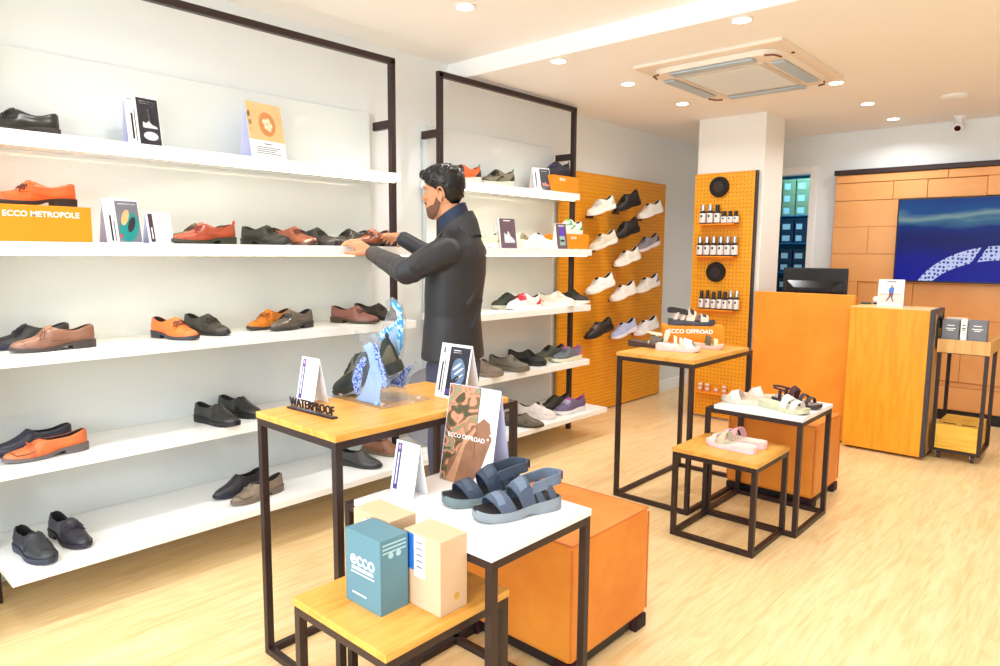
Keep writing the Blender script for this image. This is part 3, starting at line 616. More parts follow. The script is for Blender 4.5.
card('white card with dark photo strip beside the orange block on the top shelf',on_shelf(541,0,-3.38),-22,.15,.175,.05,
 [('picture','r',(.4,.03,.97,.95),DARKPIC),('printed_shoe',1,shoe_print(.5,.2,.4,.3),mat('brick_print',(190,120,110),.4,noise=.1)),('text_line','r',(.5,.84,.86,.86),WINK),('text_line','r',(.12,.1,.2,.8),GREYINK)])
card('plum grey card picturing a pale high shoe, right of the man on the second shelf',on_shelf(506,1,-3.27),-12,.145,.21,.035,
 [('picture','r',(.06,0,1,1),PLUMPIC),('printed_shoe',1,shoe_print(.3,.18,.6,.62),PALEPIC),('heading','r',(.3,.9,.7,.93,.0002),WINK)],paper=PAPER)
card('narrow card picturing a purple cap bottle, beside the second orange block',on_shelf(560,1,-3.20),-12,.11,.19,.03,
 [('picture','r',(.08,0,1,1),PLUMPIC),('printed_bottle','r',(.34,.14,.82,.5,.0002),mat('mint_print',(150,190,176),.4,noise=.2,nscale=60)),('printed_cap','r',(.4,.5,.76,.84,.0002),mat('violet_print',(96,60,190),.4,noise=.05)),('heading','r',(.3,.89,.8,.92,.0002),WINK),('printed_band','r',(.4,.28,.76,.36,.0004),INK)])
# ---------------------------------------------------------------- orange perforated boards
pb=thing('perforated_board','wide orange perforated wall board holding golf and outdoor shoes','display board',(-3.53,5.47,0))
B().box((0,-.86,.012),(.025,.89,2.14)).build('board',PEGX,pb,bevel=.002)
BD=wood_mat('dark_board_edge',(110,60,20),(80,40,14))
PX=-3.504
LEDGE=mat('orange_ledge',(226,140,30),.4,noise=.03)
peg_shoes=[
(598,216,D('sneaker',(232,226,214),(240,238,230),rough=.5,lace=(236,230,216),outsole=(20,130,90),trim=(200,194,180)),'white shoe with a green outsole, top left on the orange wall board'),
(624,212,D('boot',(44,38,34),(34,28,24),rough=.45,lace=(24,22,22)),'black high shoe in the top row of the orange wall board'),
(647,219,D('sneaker',(240,234,224),(244,240,234),rough=.5,lace=(240,236,228)),'small white shoe at the top right of the orange wall board'),
(600,250,D('sneaker',(220,208,186),(238,232,222),rough=.55,lace=(206,190,160),outsole=(30,110,80)),'beige shoe with green outsole, second row left on the orange wall board'),
(623,239,D('boot',(46,40,36),(36,30,26),rough=.5,lace=(28,24,22),L=.2952),'black shoe in the second row, below the black high shoe'),
(644,252,D('sneaker',(160,154,160),(226,214,214),rough=.5,lace=(110,104,116),heelc=(60,54,62),outsole=(220,80,110)),'grey shoe with pink outsole in the second row, right side of the board'),
(624,266,D('sneaker',(238,230,218),(242,238,230),rough=.5,lace=(234,226,210),outsole=(214,170,120)),'white shoe standing alone between the second and third rows of the board'),
(597,293,D('sneaker',(240,238,232),(244,242,238),rough=.45,lace=(240,238,232),outsole=(70,60,50),L=.305),'large white shoe, third row left on the orange wall board'),
(620,300,D('sneaker',(242,236,228),(244,240,236),rough=.45,lace=(240,234,224),outsole=(220,70,50)),'white shoe with red outsole in the third row middle'),
(644,292,D('sneaker',(236,230,222),(240,236,228),rough=.45,lace=(226,220,206),heelc=(120,120,130)),'white shoe with grey heel in the third row right'),
(596,337,D('sneaker',(60,54,52),(52,44,42),rough=.35,lace=(160,140,120),outsole=(160,40,40)),'black leather shoe, bottom row left on the orange wall board'),
(621,337,D('sneaker',(176,186,222),(228,228,240),rough=.5,lace=(210,214,236),outsole=(220,60,90)),'lavender blue shoe with red outsole, middle of the bottom row'),
(643,334,D('sneaker',(240,238,238),(244,242,242),rough=.45,lace=(236,234,234),L=.2953),'white shoe at the right end of the board’s bottom row')]
_lg=['white shoe at the top left','upper black high shoe','small white shoe at the top right','beige shoe','second black high shoe','grey and pink shoe','lone white shoe in the middle','large white shoe in the third row','white shoe with red outsole','white shoe with grey heel','black leather shoe','lavender shoe','white shoe at the bottom right']
LG={p[3]:'orange ledge under the '+n for p,n in zip(peg_shoes,_lg)}
for px,py,stl,lab in peg_shoes:
    q=onx(px,py-2,PX+.09); s_=B(); 
    lt=thing('shoe_ledge',LG[lab],'shelf',(PX,q.y,q.z),0,'shoe ledges on the orange wall board')
    B().box((.0005,-.06,-.012),(.115,.055,-.006)).build('ledge_plate',LEDGE,lt); B().box((.0005,-.06,-.035),(.006,.055,-.012)).build('ledge_bracket',BD,lt)
    put_shoe(stl,(PX+.135,q.y-.01,q.z+.012),-90-18,lab,'shoes on the orange wall board',pitch=17,roll=R(0))
pb=thing('perforated_board','narrow orange perforated board on the white pillar holding bottles and black brushes','display board',(-2.60,5.745,0))
B().box((-.265,-.032,.02),(.268,.0,2.14)).build('board',PEGY,pb,bevel=.002)
B().box((.2685,-.032,.02),(.283,.012,2.14)).build('edge_trim',IRON,pb)
PYF=5.713
BR=mat('black_bristle',(34,28,26),.9,noise=.2,nscale=60,bump=.5)
def disc(px,py,label):
    q=ony(px,py,PYF); t=thing('polishing_pad',label,'pad',(q.x,PYF,q.z))
    Mr=Matrix.Rotation(R(90),4,'X')
    B().lathe([(.078,.0005),(.086,.008),(.084,.028),(.07,.036),(.045,.032),(.001,.030)],32).xf(Mr).build('pad',BR,t,True)
    B().lathe([(.044,.0325),(.046,.036),(.03,.038),(.001,.037)],24).xf(Mr).build('centre_boss',mat('dark_rubber',(44,34,32),.6,noise=.1),t,True)
disc(720,187,'upper round black pad at the top of the narrow board'); disc(716.5,272,'middle round black pad between the two upper bottle shelves')
disc(715,352,'lower round black pad half hidden behind the far table top')
def bshelf(x0,x1,y,label):
    a=ony(x0,y,PYF); b=ony(x1,y,PYF); z=(a.z+b.z)/2
    t=thing('bottle_shelf',label,'shelf',((a.x+b.x)/2,PYF,z),0); h=(b.x-a.x)/2
    B().box((-h,-.10,-.012),(h,-.0005,0)).build('plate',ORANGEBOX,t,bevel=.001)
    B().box((-h,-.012,-.04),(h,-.0005,-.0125)).build('rear_lip',ORANGEBOX,t,bevel=.001)
    return z
BB=mat('black_bottle',(36,34,38),.3,noise=.04); LB=mat('bottle_label',(232,226,224),.5,noise=.03,nscale=80); SIL=mat('silver_cap',(196,200,206),.25,metal=.7,noise=.03)
def bottle(x,z,h,r,cap,label,group,body=BB,lab=LB,y=None,nm='care_bottle'):
    t=thing(nm,label,'bottle',(x,(y or PYF-.05),z+.0004),0,group)
    hb=h*.66
    B().lathe([(r*.93,0),(r,.004),(r,hb-.008),(r*.6,hb),(r*.55,hb+.003)],14).build('body',body,t,True,angle=50)
    B().lathe([(r+.0004,hb*.1),(r+.0006,hb*.11),(r+.0006,hb*.82),(r+.0004,hb*.83)],14).build('paper_label',lab,t,True,angle=50)
    B().box((-r*.3,-r-.0016,hb*.52),(r*.3,-r+.0004,hb*.70)).build('logo',INK,t)
    B().lathe([(r*.66,hb+.0032),(r*.66,h-.003),(r*.5,h)],14).build('cap',cap,t,True,angle=50)
zs=bshelf(702,738,224,'top orange bottle shelf on the narrow board')
names=['first','second','third','fourth','fifth','sixth','seventh']
for i,(px,h,r,c) in enumerate([(702.5,.165,.028,SIL),(709.8,.165,.028,SIL),(717,.16,.028,BB),(724,.105,.027,BB),(730,.105,.0235,BB),(735.6,.105,.0225,BB)]):
    bottle(ony(px,224,PYF-.05).x,zs,h,r,c,['leftmost silver-capped spray bottle on the top bottle shelf','silver-capped spray bottle next to the black-capped one on the top bottle shelf','tall black-capped bottle on the top bottle shelf','first short jar right of the tall black-capped bottle','middle short jar on the top bottle shelf','last short jar at the right end of the top bottle shelf'][i],'care bottles on the top board shelf')
zs=bshelf(698,737,256,'second orange bottle shelf on the narrow board, with six matching bottles')
for i in range(6): bottle(ony(699.5+i*6.9,256,PYF-.05).x,zs,.165,.0275,SIL,names[i]+' silver-capped white-label bottle from the left in the row of six','six care bottles on the second board shelf')
zs=bshelf(698,736,309,'third orange bottle shelf, just above the far table')
for i,(px,c,h) in enumerate([(701,BB,.122),(707,BB,.125),(713,BB,.118),(719,BB,.125),(724.5,BB,.12),(730,SIL,.13),(736,SIL,.13)]):
    bottle(ony(px,309,PYF-.05).x,zs,h*1.3,.0225,c,names[i]+(' silver-capped' if i>4 else ' black-capped')+' bottle from the left on the third board shelf','care bottles on the third board shelf')
zs=bshelf(697,730,391,'lowest orange shelf seen between the two far tables')
TIN=mat('rose_tin',(214,150,140),.4,noise=.05); TW=mat('cream_tin_lid',(236,222,206),.4,noise=.03)
for i,(px,k) in enumerate([(700,1),(707,0),(716,0),(724,0),(700,2),(707,2),(724,2)]):
    q=ony(px,390,PYF-.05); z=zs+.0004+(.0335 if k else 0)
    t=thing('polish_tin',['pink polish tin on top, left end of the lowest board shelf','pink tin, lower in second stack on the lowest board shelf','single pink tin in the middle of the lowest board shelf','lower pink tin at the right end of the lowest board shelf','pink tin at the bottom left of the lowest board shelf','upper pink tin of the second stack on the lowest board shelf','upper pink tin at the right end of the lowest board shelf'][i],'tin',(q.x,PYF-.05,zs+.0004 if (i==4) else (zs+.034 if (i in(0,5,6)) else zs+.0004)),0,'polish tins on the lowest board shelf')
    B().lathe([(.018,0),(.019,.002),(.019,.02),(.018,.021)],14).build('tin_body',TIN,t,True,angle=50); B().lathe([(.0195,.0212),(.0198,.031),(.018,.033)],14).build('lid',TW,t,True,angle=50)
# ---------------------------------------------------------------- leather feature wall, screen
fw=thing('leather_wall_panel','tall light tan leather tiled wall panel behind the screen','wall panel',(-2.13,YB,0))
YT=7.13; X1=.9
def L2(b,o): b.v=[(x-o[0],y-o[1],z-o[2]) for x,y,z in b.v]; return b
FO=(-2.13,YB,0)
L2(B().box((-2.13,YT+.03,.02),(X1,YB-.001,2.20)),FO).build('backing_board',BD,fw)
L2(B().box((-2.14,YT-.02,2.2005),(X1,YB-.001,2.245)),FO).build('top_rail',IRON,fw,bevel=.002)
L2(B().box((-2.13,YT-.01,.0),(X1,YT+.029,.09)),FO).build('plinth',mat('black_plinth',(26,22,24),.4,noise=.03),fw)
zr=[2.198]+[ony(838,y,YT).z for y in (184,201.5,227.5,254,281,313,369)]+[.30,.0905]
cols=[[945],[891,925,985],[960],[869,930],[915],[862,918,1010],[905,972],[940],[880]]
random.seed(3)
for i in range(len(zr)-1):
    z1,z0=zr[i],zr[i+1]; xs=[-2.128]+[ony(c,220,YT).x for c in cols[i]]
    x=xs[-1]
    while x<X1-.5: x+=.62; xs.append(x)
    xs[-1]=X1
    for a,b_ in zip(xs,xs[1:]):
        o_=random.choice([0,.006,.012,-.004])
        L2(B().box((a+.001,YT-o_,z0+.001),(b_-.001,YT+.0295,z1-.001)),FO).build('leather_tile',TANL,fw,bevel=.005)
tx0,tz1,tz0=ony(899,200,YT-.05).x,1.95,1.215; tx1=tx0+1.36
tv=thing('television','large wall-mounted flat screen showing a blue image with a dotted white arc','screen',((tx0+tx1)/2,YT-.012,(tz0+tz1)/2))
tw=(tx1-tx0)/2; thh=(tz1-tz0)/2
b=B().box((-tw,-.055,-thh),(tw,-.001,thh)); b.build('casing',BLACK,tv,bevel=.004)
TM=mat('screen_picture',(10,30,140),.35,spec=.15); nt=TM.node_tree; bs=nt.nodes['Principled BSDF']; L=nt.links
tc=N(nt,'ShaderNodeTexCoord'); sp=N(nt,'ShaderNodeSeparateXYZ'); L.new(tc.outputs['Object'],sp.inputs[0])
def mth(op,a,b=None,c=None):
    n=N(nt,'ShaderNodeMath',operation=op)
    for i,v in enumerate((a,b,c)):
        if v is None: continue
        if isinstance(v,(int,float)): n.inputs[i].default_value=v
        else: L.new(v,n.inputs[i])
    return n.outputs[0]
vv=mth('MULTIPLY_ADD',sp.outputs['Z'],1/(2*thh),.5)
nz=N(nt,'ShaderNodeTexNoise'); nz.inputs['Scale'].default_value=2.2; nz.inputs['Detail'].default_value=3; mp=N(nt,'ShaderNodeMapping'); mp.inputs['Scale'].default_value=(.7,1,3); mp.inputs['Rotation'].default_value=(0,R(-8),0); L.new(tc.outputs['Object'],mp.inputs[0]); L.new(mp.outputs[0],nz.inputs['Vector'])
vn=mth('MULTIPLY_ADD',nz.outputs['Fac'],.36,mth('SUBTRACT',vv,.18))
rp=ramp(nt,[(0,(4,20,150)),(.3,(4,16,140)),(.5,(6,22,96)),(.63,(8,40,120)),(.72,(60,110,140)),(.78,(130,160,160)),(.86,(20,80,140)),(1,(10,60,130))]); L.new(vn,rp.inputs[0])
# white dotted arc: band between two ellipses centred low right
cx,cz=.12,-thh-.20
def ellv(rx,rz): return mth('ADD',mth('POWER',mth('ABSOLUTE',mth('DIVIDE',mth('SUBTRACT',sp.outputs['X'],cx),rx)),2.0),mth('POWER',mth('ABSOLUTE',mth('DIVIDE',mth('SUBTRACT',sp.outputs['Z'],cz),rz)),2.0))
inn=mth('GREATER_THAN',ellv(.58,.40),1.0); out=mth('LESS_THAN',ellv(.66,.52),1.0); band=mth('MULTIPLY',inn,out)
vo=N(nt,'ShaderNodeTexVoronoi'); vo.inputs['Scale'].default_value=30; vo.inputs['Randomness'].default_value=.35; L.new(tc.outputs['Object'],vo.inputs['Vector'])
dot=mth('GREATER_THAN',vo.outputs['Distance'],.33); 
gap=mth('GREATER_THAN',mth('ABSOLUTE',mth('ADD',mth('MULTIPLY',sp.outputs['X'],1.0),mth('MULTIPLY_ADD',sp.outputs['Z'],-.5,-.02))),.02)
bf=mth('MULTIPLY',mth('MULTIPLY',band,gap),mth('MULTIPLY_ADD',dot,.9,.1))
mx=N(nt,'ShaderNodeMix',data_type='RGBA'); L.new(bf,mx.inputs[0]); L.new(rp.outputs[0],mx.inputs[6]); mx.inputs[7].default_value=srgb((206,216,255))+(1,)
bs.inputs['Base Color'].default_value=(.005,.005,.01,1); L.new(mx.outputs[2],bs.inputs['Emission Color']); bs.inputs['Emission Strength'].default_value=.42
B().box((-tw+.012,-.057,-thh+.014),(tw-.012,-.0552,thh-.012)).build('display',TM,tv)
# ---------------------------------------------------------------- service counter
ct=thing('service_counter','tall orange leather fronted counter with a lower honey wood section and dark edging','counter',(-1.5,5.66,0)); CO=(-1.5,5.66,0)
L2(B().box((-2.27,5.66,.015),(-1.505,5.715,1.147)),CO).build('leather_front',PANEL,ct,bevel=.004)
L2(B().box((-2.27,5.716,.02),(-1.505,6.25,.74)),CO).build('desk_body',OAKV,ct,bevel=.003)
L2(B().box((-2.30,5.78,.02),(-2.272,6.25,1.08)),CO).build('side_frame',IRON,ct,bevel=.002)
L2(B().box((-1.502,5.56,.02),(-.985,5.905,1.066)),CO).build('wood_section',OAKV,ct,bevel=.003)
b=B(); b.box((-.9845,5.556,.02),(-.958,5.61,1.075)).box((-.9845,5.611,1.04),(-.958,5.91,1.075)).box((-.9845,5.885,.02),(-.958,5.91,1.039)); L2(b,CO).build('dark_edging',mat('charcoal_edging',(62,58,66),.4,noise=.04),ct,bevel=.002)
L2(B().box((-.9845,5.611,.02),(-.968,5.884,1.039)),CO).build('end_panel',OAKL,ct,bevel=.002)
L2(B().box((-1.502,5.56,1.0665),(-.985,5.905,1.072)),CO).build('counter_top',mat('pale_counter_top',(246,206,140),.3,noise=.03),ct)
b=B(); pts=[]
for i in range(13):
    a=PI*i/12; pts.append((-.967,5.76-.055*math.cos(a),.965+.06*math.sin(a)))
pts=[(-.967,5.705,.80)]+pts+[(-.967,5.815,.93)]
L2(b.tube(pts,.012,8),CO).build('black_logo_letter',BLACK,ct,True)
L2(B().box((-2.28,5.68,.0),(-.97,6.2,.0195)),CO).build('plinth',mat('black_plinth',(26,22,24)),ct)
# monitor behind the leather front
q0=ony(783,292,5.95); q1=ony(847,294,5.95); qt=ony(815,268,5.95)
mo=thing('computer_monitor','black computer monitor seen from behind over the leather counter front','monitor',((q0.x+q1.x)/2,5.95,.741)); mw=(q1.x-q0.x)/2; mz=qt.z-.741
B().box((-mw,-.012,mz-.31),(mw,.012,mz)).build('screen_back',BLACK,mo,bevel=.005)
b=B(); b.loft([[(-mw*.9,-.012,mz-.30),(mw*.9,-.012,mz-.30),(mw*.9,-.012,mz-.10),(-mw*.9,-.012,mz-.10)],[(-mw*.6,-.045,mz-.27),(mw*.6,-.045,mz-.27),(mw*.6,-.045,mz-.16),(-mw*.6,-.045,mz-.16)]]); b.build('rear_housing',mat('black_gloss_plastic',(16,16,20),.2,noise=.03),mo,bevel=.006)
b=B(); b.box((-.025,-.03,.012),(.025,.0,mz-.312)); b.build('stand_neck',BLACK,mo,bevel=.003); B().box((-.12,-.09,0),(.12,.07,.0115)).build('stand_foot',BLACK,mo,bevel=.003)
# sign and small items on the counter
q=onz(890,306,1.073)
t=thing('acrylic_sign_holder','small upright white leaflet stand picturing a walking person in a blue top','sign',(q.x,q.y,1.0725),R(8))
Mx=frame_mx((0,-.02,.001),(1,0,0),(0,.03,.2)); b=B().box((-.085,0,-.003),(.085,.20,0)).xf(Mx); sp_=b.build('leaflet',PAPER,t)
B().box((-.088,-.03,0),(.088,.05,.003)).build('foot',mat('clear_acrylic_foot',(220,224,230),.1,noise=.01),t)
def fl(nm,pts,m,z=.0008,par=None):
    b=B(); b.loft([[(x,y,.0002) for x,y in pts],[(x,y,z) for x,y in pts]]); b.xf(Mx).build(nm,m,par or sp_)
fl('printed_ground',[(-.08,.02),(.08,.02),(.08,.085),(-.08,.085)],mat('pale_rose_print',(232,216,214),.5,noise=.06,nscale=40))
fl('printed_band',[(-.07,.085),(.07,.088),(.07,.094),(-.07,.091)],mat('rose_print',(220,140,130),.5,noise=.05))
fl('printed_trousers',[(-.012,.10),(.018,.10),(.012,.06),(.022,.035),(.012,.035),(.0,.07),(-.022,.035),(-.030,.038),(-.012,.075)],mat('brown_cloth_print',(120,84,84),.5,noise=.05),.0011)
fl('printed_top',[(-.014,.10),(.018,.10),(.020,.14),(-.004,.142),(-.016,.125)],mat('blue_print',(70,120,210),.5,noise=.05),.0012)
fl('printed_head',[(x*.16,.15+y*.2-.0) for x,y in [(.05*math.cos(a*PI/4)+.03,.05*math.sin(a*PI/4)) for a in range(8)]],mat('skin_print',(226,150,110),.5,noise=.05),.0012)
fl('heading',[(-.03,.178),(.03,.178),(.03,.186),(-.03,.186)],GREYINK)
q=onz(866,304,1.073); t=thing('card_reader','small dark flat device on the wood counter, left of the leaflet stand','device',(q.x,q.y,1.0725),R(20))
B().box((-.035,-.02,0),(.035,.02,.014)).build('casing',mat('dark_grey_plastic',(70,70,66),.4,noise=.03),t,bevel=.003); B().box((-.03,-.015,.0142),(.03,.015,.016)).build('top_plate',mat('grey_green_plastic',(130,140,120),.4,noise=.03),t)
q=onz(876,304,1.073); t=thing('scanner','small rounded white device with dark base touching the leaflet stand’s left side','device',(q.x-.005,q.y+.01,1.0725),0)
B().lathe([(.016,0),(.017,.012)],14).build('base',BLACK,t,True,angle=50); B().lathe([(.016,.0122),(.022,.02),(.022,.045),(.014,.058),(.001,.06)],14).build('head',mat('white_device',(240,240,244),.3,noise=.01),t,True)
# ---------------------------------------------------------------- trolley
x0,x1,y0,y1=-.949,-.645,5.70,6.12
if True:
    tr=thing('service_trolley','wheeled trolley with dark frame, wood tray and wood bottom box beside the counter','trolley',((x0+x1)/2,(y0+y1)/2,0)); O=((x0+x1)/2,(y0+y1)/2,0)
    for x in (x0+.012,x1-.012):
        for y in (y0+.012,y1-.012): L2(B().box((x-.012,y-.012,.075),(x+.012,y+.012,.765)),O).build('leg',IRON,tr,bevel=.001)
    b=B(); b.box((x0,y0,.055),(x1,y0+.024,.0745)).box((x0,y1-.024,.055),(x1,y1,.0745)).box((x0,y0+.0245,.055),(x0+.024,y1-.0245,.0745)).box((x1-.024,y0+.0245,.055),(x1,y1-.0245,.0745)); L2(b,O).build('base_frame',IRON,tr)
    b=B(); b.box((x0-.004,y0-.004,.77),(x1+.004,y1,.782)); b.box((x0-.004,y0-.004,.7822),(x1+.004,y0+.010,.865)).box((x0-.004,y1-.012,.7822),(x1+.004,y1,.865)).box((x0-.004,y0+.0102,.7822),(x0+.010,y1-.0122,.865)).box((x1-.010,y0+.0102,.7822),(x1+.004,y1-.0122,.865))
    L2(b,O).build('tray',OAKL,tr,bevel=.001)
    L2(B().box((x0,y0,.7655),(x1,y1,.7695)),O).build('tray_rim',IRON,tr)
    L2(B().box((x0+.026,y0+.001,.078),(x1-.026,y1-.002,.255)),O).build('bottom_box',wood_mat('trolley_wood',(244,196,80),(230,170,50),(1,8,8)),tr,bevel=.002)
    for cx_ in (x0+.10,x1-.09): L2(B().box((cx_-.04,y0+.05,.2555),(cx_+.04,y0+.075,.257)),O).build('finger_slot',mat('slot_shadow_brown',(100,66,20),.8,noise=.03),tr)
    for x in (x0+.05,x1-.05):
        for y in (y0+.04,y1-.05):
            w=B(); w.tube([(x-.010,y,.026),(x+.010,y,.026)],.026,16); wo=L2(w,O).build('castor',mat('castor_rubber',(70,60,60),.6,noise=.04),tr,True,angle=40)
            h=B(); h.tube([(x-.012,y,.026),(x+.012,y,.026)],.010,10); h.box((x-.016,y-.008,.03),(x-.0125,y+.008,.0545)); L2(h,O).build('castor_hub',SIL,wo)
    GB=mat('grey_carton',(120,124,132),.5,noise=.03); 
    def carton(px0,px1,yt,lab,m,nm='shoe_care_box',tx=None,dy=.0,d=.09,dz=0):
        ya=y0+.016+dy; a=ony(px0,330,ya); b_=ony(px1,330,ya); zt=ony((px0+px1)/2,yt,ya).z; z=.7826+dz
        t=thing(nm,lab,'box',((a.x+b_.x)/2,ya+d/2,z)); h=(b_.x-a.x)/2
        B().box((-h,-d/2,0),(h,d/2,zt-z)).build('carton',m,t,bevel=.001)
        if tx: text('lettering',tx,.022,WINK,t,frame_mx((0,-d/2-.0006,zt-z-.035),(1,0,0),(0,0,1)),th=.0003)
        for kk,ww in ((.036,.45),(.058,.6),(.070,.35)): B().box((-h*ww,-d/2-.0008,zt-z-kk-.004),(h*ww,-d/2-.0001,zt-z-kk+.002)).build('printed_line',INK if m is PAPER else WINK,t)
    carton(942,959,320,'grey printed carton at the left of the trolley tray',GB)
    carton(960.5,967,320,'narrow white carton between the two grey ones in the trolley tray',PAPER)
    carton(968,987,321,'grey carton with white printed lines at the right of the trolley tray',GB)
    carton(945,966,318,'pale cream carton standing behind the grey carton in the trolley tray',mat('cream_carton',(236,216,190),.5,noise=.02),dy=.11,d=.07)
# trolley neighbour: second dark stand at the right edge
t=thing('display_stand','dark narrow stand cut by the right edge of the photo behind the trolley','stand',(-.42,6.62,0))
for x in (-.11,.11):
    for y in (-.11,.11): B().box((x-.011,y-.011,.0),(x+.011,y+.011,1.0)).build('leg',IRON,t,bevel=.001)
B().box((-.125,-.125,1.0005),(.125,.125,1.03)).build('top_plate',OAK,t,bevel=.002); B().box((-.12,-.12,.20),(.12,.12,.215)).build('shelf',SHELFW,t)
# ---------------------------------------------------------------- storeroom rack
rk=thing('storage_rack','blue-lit metal rack of shoe boxes seen through the doorway','rack',(-2.78,8.05,0)); RM=mat('rack_blue_steel',(40,110,150),.4,noise=.05)
rz=[.3,.62,.94,1.26,1.58,1.88]
for x in (-.30,.62):
    for y in (-.16,.16): B().box((x-.015,y-.015,0),(x+.015,y+.015,2.42)).build('upright',RM,rk)
for z in rz: B().box((-.315,-.175,z-.012),(.635,.175,z)).build('rack_shelf',RM,rk)
BXW=mat('white_shoe_box',(200,212,216),.6,noise=.05); BXD=mat('dark_shoe_box',(30,50,70),.6,noise=.05); BXO=mat('olive_shoe_box',(150,150,110),.6,noise=.05)
proto=None
bc=0
ords=['lowest','second','third','fourth','fifth','sixth']
for zi,z in enumerate(rz):
    olive=(zi==5); nrow=3 if olive else 2; hgt=.13 if olive else .125
    for r_ in range(nrow):
        for ci in range(6):
            x=-2.78-.205+ci*.148; m=BXO if olive else (BXW if (ci+r_+zi)%2 else BXD)
            lab=('olive box' if olive else 'dark-lidded box')+', column %s, layer %s of the %s rack shelf in the blue storeroom'%(['one','two','three','four','five','six'][ci],['one','two','three'][r_],ords[zi])
            t=thing('shoe_box',lab,'box',(x,8.05,z+.0005+r_*(hgt+.002)),0,'shoe boxes on the storeroom rack')
            B().box((-.066,-.15,0),(.066,.14,hgt-.03)).build('carton',BXO if olive else BXD,t); B().box((-.068,-.152,hgt-.0295),(.068,.142,hgt)).build('lid',BXO if olive else BXD,t)
            B().box((-.05,-.1525,.02),(.012+.01*((ci+zi)%3),-.1505,hgt-.045)).build('end_label',BXW,t); bc+=1
# ---------------------------------------------------------------- display tables
def table(name,label,x0,x1,y0,y1,h,topm,gap,tth=.022,leg=.025,rail_low=True):
    cx,cy=(x0+x1)/2,(y0+y1)/2; t=thing(name,label,'table',(cx,cy,0)); O=(cx,cy,0)
    for x in (x0,x1-leg):
        for y in (y0,y1-leg): L2(B().box((x,y,0),(x+leg,y+leg,h-tth)),O).build('leg',IRON,t,bevel=.0015)
    rails=[((x0+leg,y0),(x1-leg,y0+leg)),((x0+leg,y1-leg),(x1-leg,y1)),((x0,y0+leg),(x0+leg,y1-leg)),((x1-leg,y0+leg),(x1,y1-leg))]
    for a,b_ in rails:
        L2(B().box((a[0],a[1],h-tth-leg),(b_[0],b_[1],h-tth)),O).build('top_rail',IRON,t,bevel=.0015)
        L2(B().box((a[0],a[1],0.0),(b_[0],b_[1],leg)),O).build('floor_rail',IRON,t,bevel=.0015)
    gx,gy=gap; L2(B().box((x0+gx-.003 if not gx else x0+gx,y0-.003,h-tth+.0002),(x1+.003,y1-gy,h)),O).build('tabletop',topm,t,bevel=.0015)
    return t
TA=(-2.205,-1.735,1.182,2.03); table('display_table','tall wooden display table with dark frame holding the WATERPROOF letters',*TA,.895,OAK,(0,.06))
TBb=(-2.185,-1.70,3.45,4.26); table('display_table','tall wooden display table with dark frame carrying the orange ECCO OFFROAD block',*TBb,.875,OAK,(0,.07))
WA=(-1.815,-1.165,1.265,1.715); table('display_table','white topped table with dark frame carrying two blue-grey sandals',*WA,.668,LAM,(.055,0))
WBt=(-1.665,-1.145,3.545,4.02); table('display_table','white topped far table carrying slides and strappy sandals',*WBt,.632,LAM,(.05,0))
LA=(-1.632,-1.229,.965,1.406); table('low_display_table','low wooden table with dark frame carrying three shoe boxes at the front',*LA,.50,OAK,(0,0))
LB_=(-1.652,-1.215,3.16,3.585); table('low_display_table','low wooden table with dark frame carrying a pair of pink slides',*LB_,.465,OAK,(0,0))
# ---------------------------------------------------------------- leather ottomans
def ottoman(x0,x1,y0,y1,h,label):
    cx,cy=(x0+x1)/2,(y0+y1)/2; t=thing('leather_ottoman',label,'ottoman',(cx,cy,0)); a,b_=(x1-x0)/2,(y1-y0)/2
    B().box((-a,-b_,.055),(a,b_,h)).build('cushion',TAN,t,bevel=.018)
    b=B()
    for sx in(-1,1):
        for sy in (-1,1): 
            b.tube([(sx*(a-.002),sy*(b_-.002),.075),(sx*(a-.002),sy*(b_-.002),h-.02)],.004,6)
    rr=[(-a+.004,-b_+.004,h-.006),(a-.004,-b_+.004,h-.006),(a-.004,b_-.004,h-.006),(-a+.004,b_-.004,h-.006),(-a+.004,-b_+.004,h-.006)]
    b.tube(rr,.004,6); b.build('piping',leather('piping_leather',(214,120,50),(190,96,30)),t,True)
    p=mat('black_plinth',(26,22,24))
    B().box((-a+.02,-b_+.02,.012),(a-.02,b_-.02,.0545)).build('plinth',p,t)
    for sx in (-1,1):
        for sy in(-1,1):
            f=B().box((sx*(a-.001),sy*(b_-.001),0),(sx*(a-.075),sy*(b_-.075),.0535)).build('ribbed_foot',mat('maroon_foot',(70,30,40),.5,noise=.05),t)
            b=B()
            for k in range(6): b.box((sx*(a-.0005),sy*(b_-.006-k*.012),.004),(sx*(a+.0025),sy*(b_-.012-k*.012),.052)); b.box((sx*(a-.006-k*.012),sy*(b_-.0005),.004),(sx*(a-.012-k*.012),sy*(b_+.0025),.052))
            b.build('foot_ribs',BLACK,f)
    return t
ottoman(-1.80,-1.285,1.79,2.29,.485,'tan leather cube ottoman behind the white table in the foreground')
ottoman(-1.735,-1.225,4.03,4.50,.485,'tan leather cube ottoman behind the far white table')
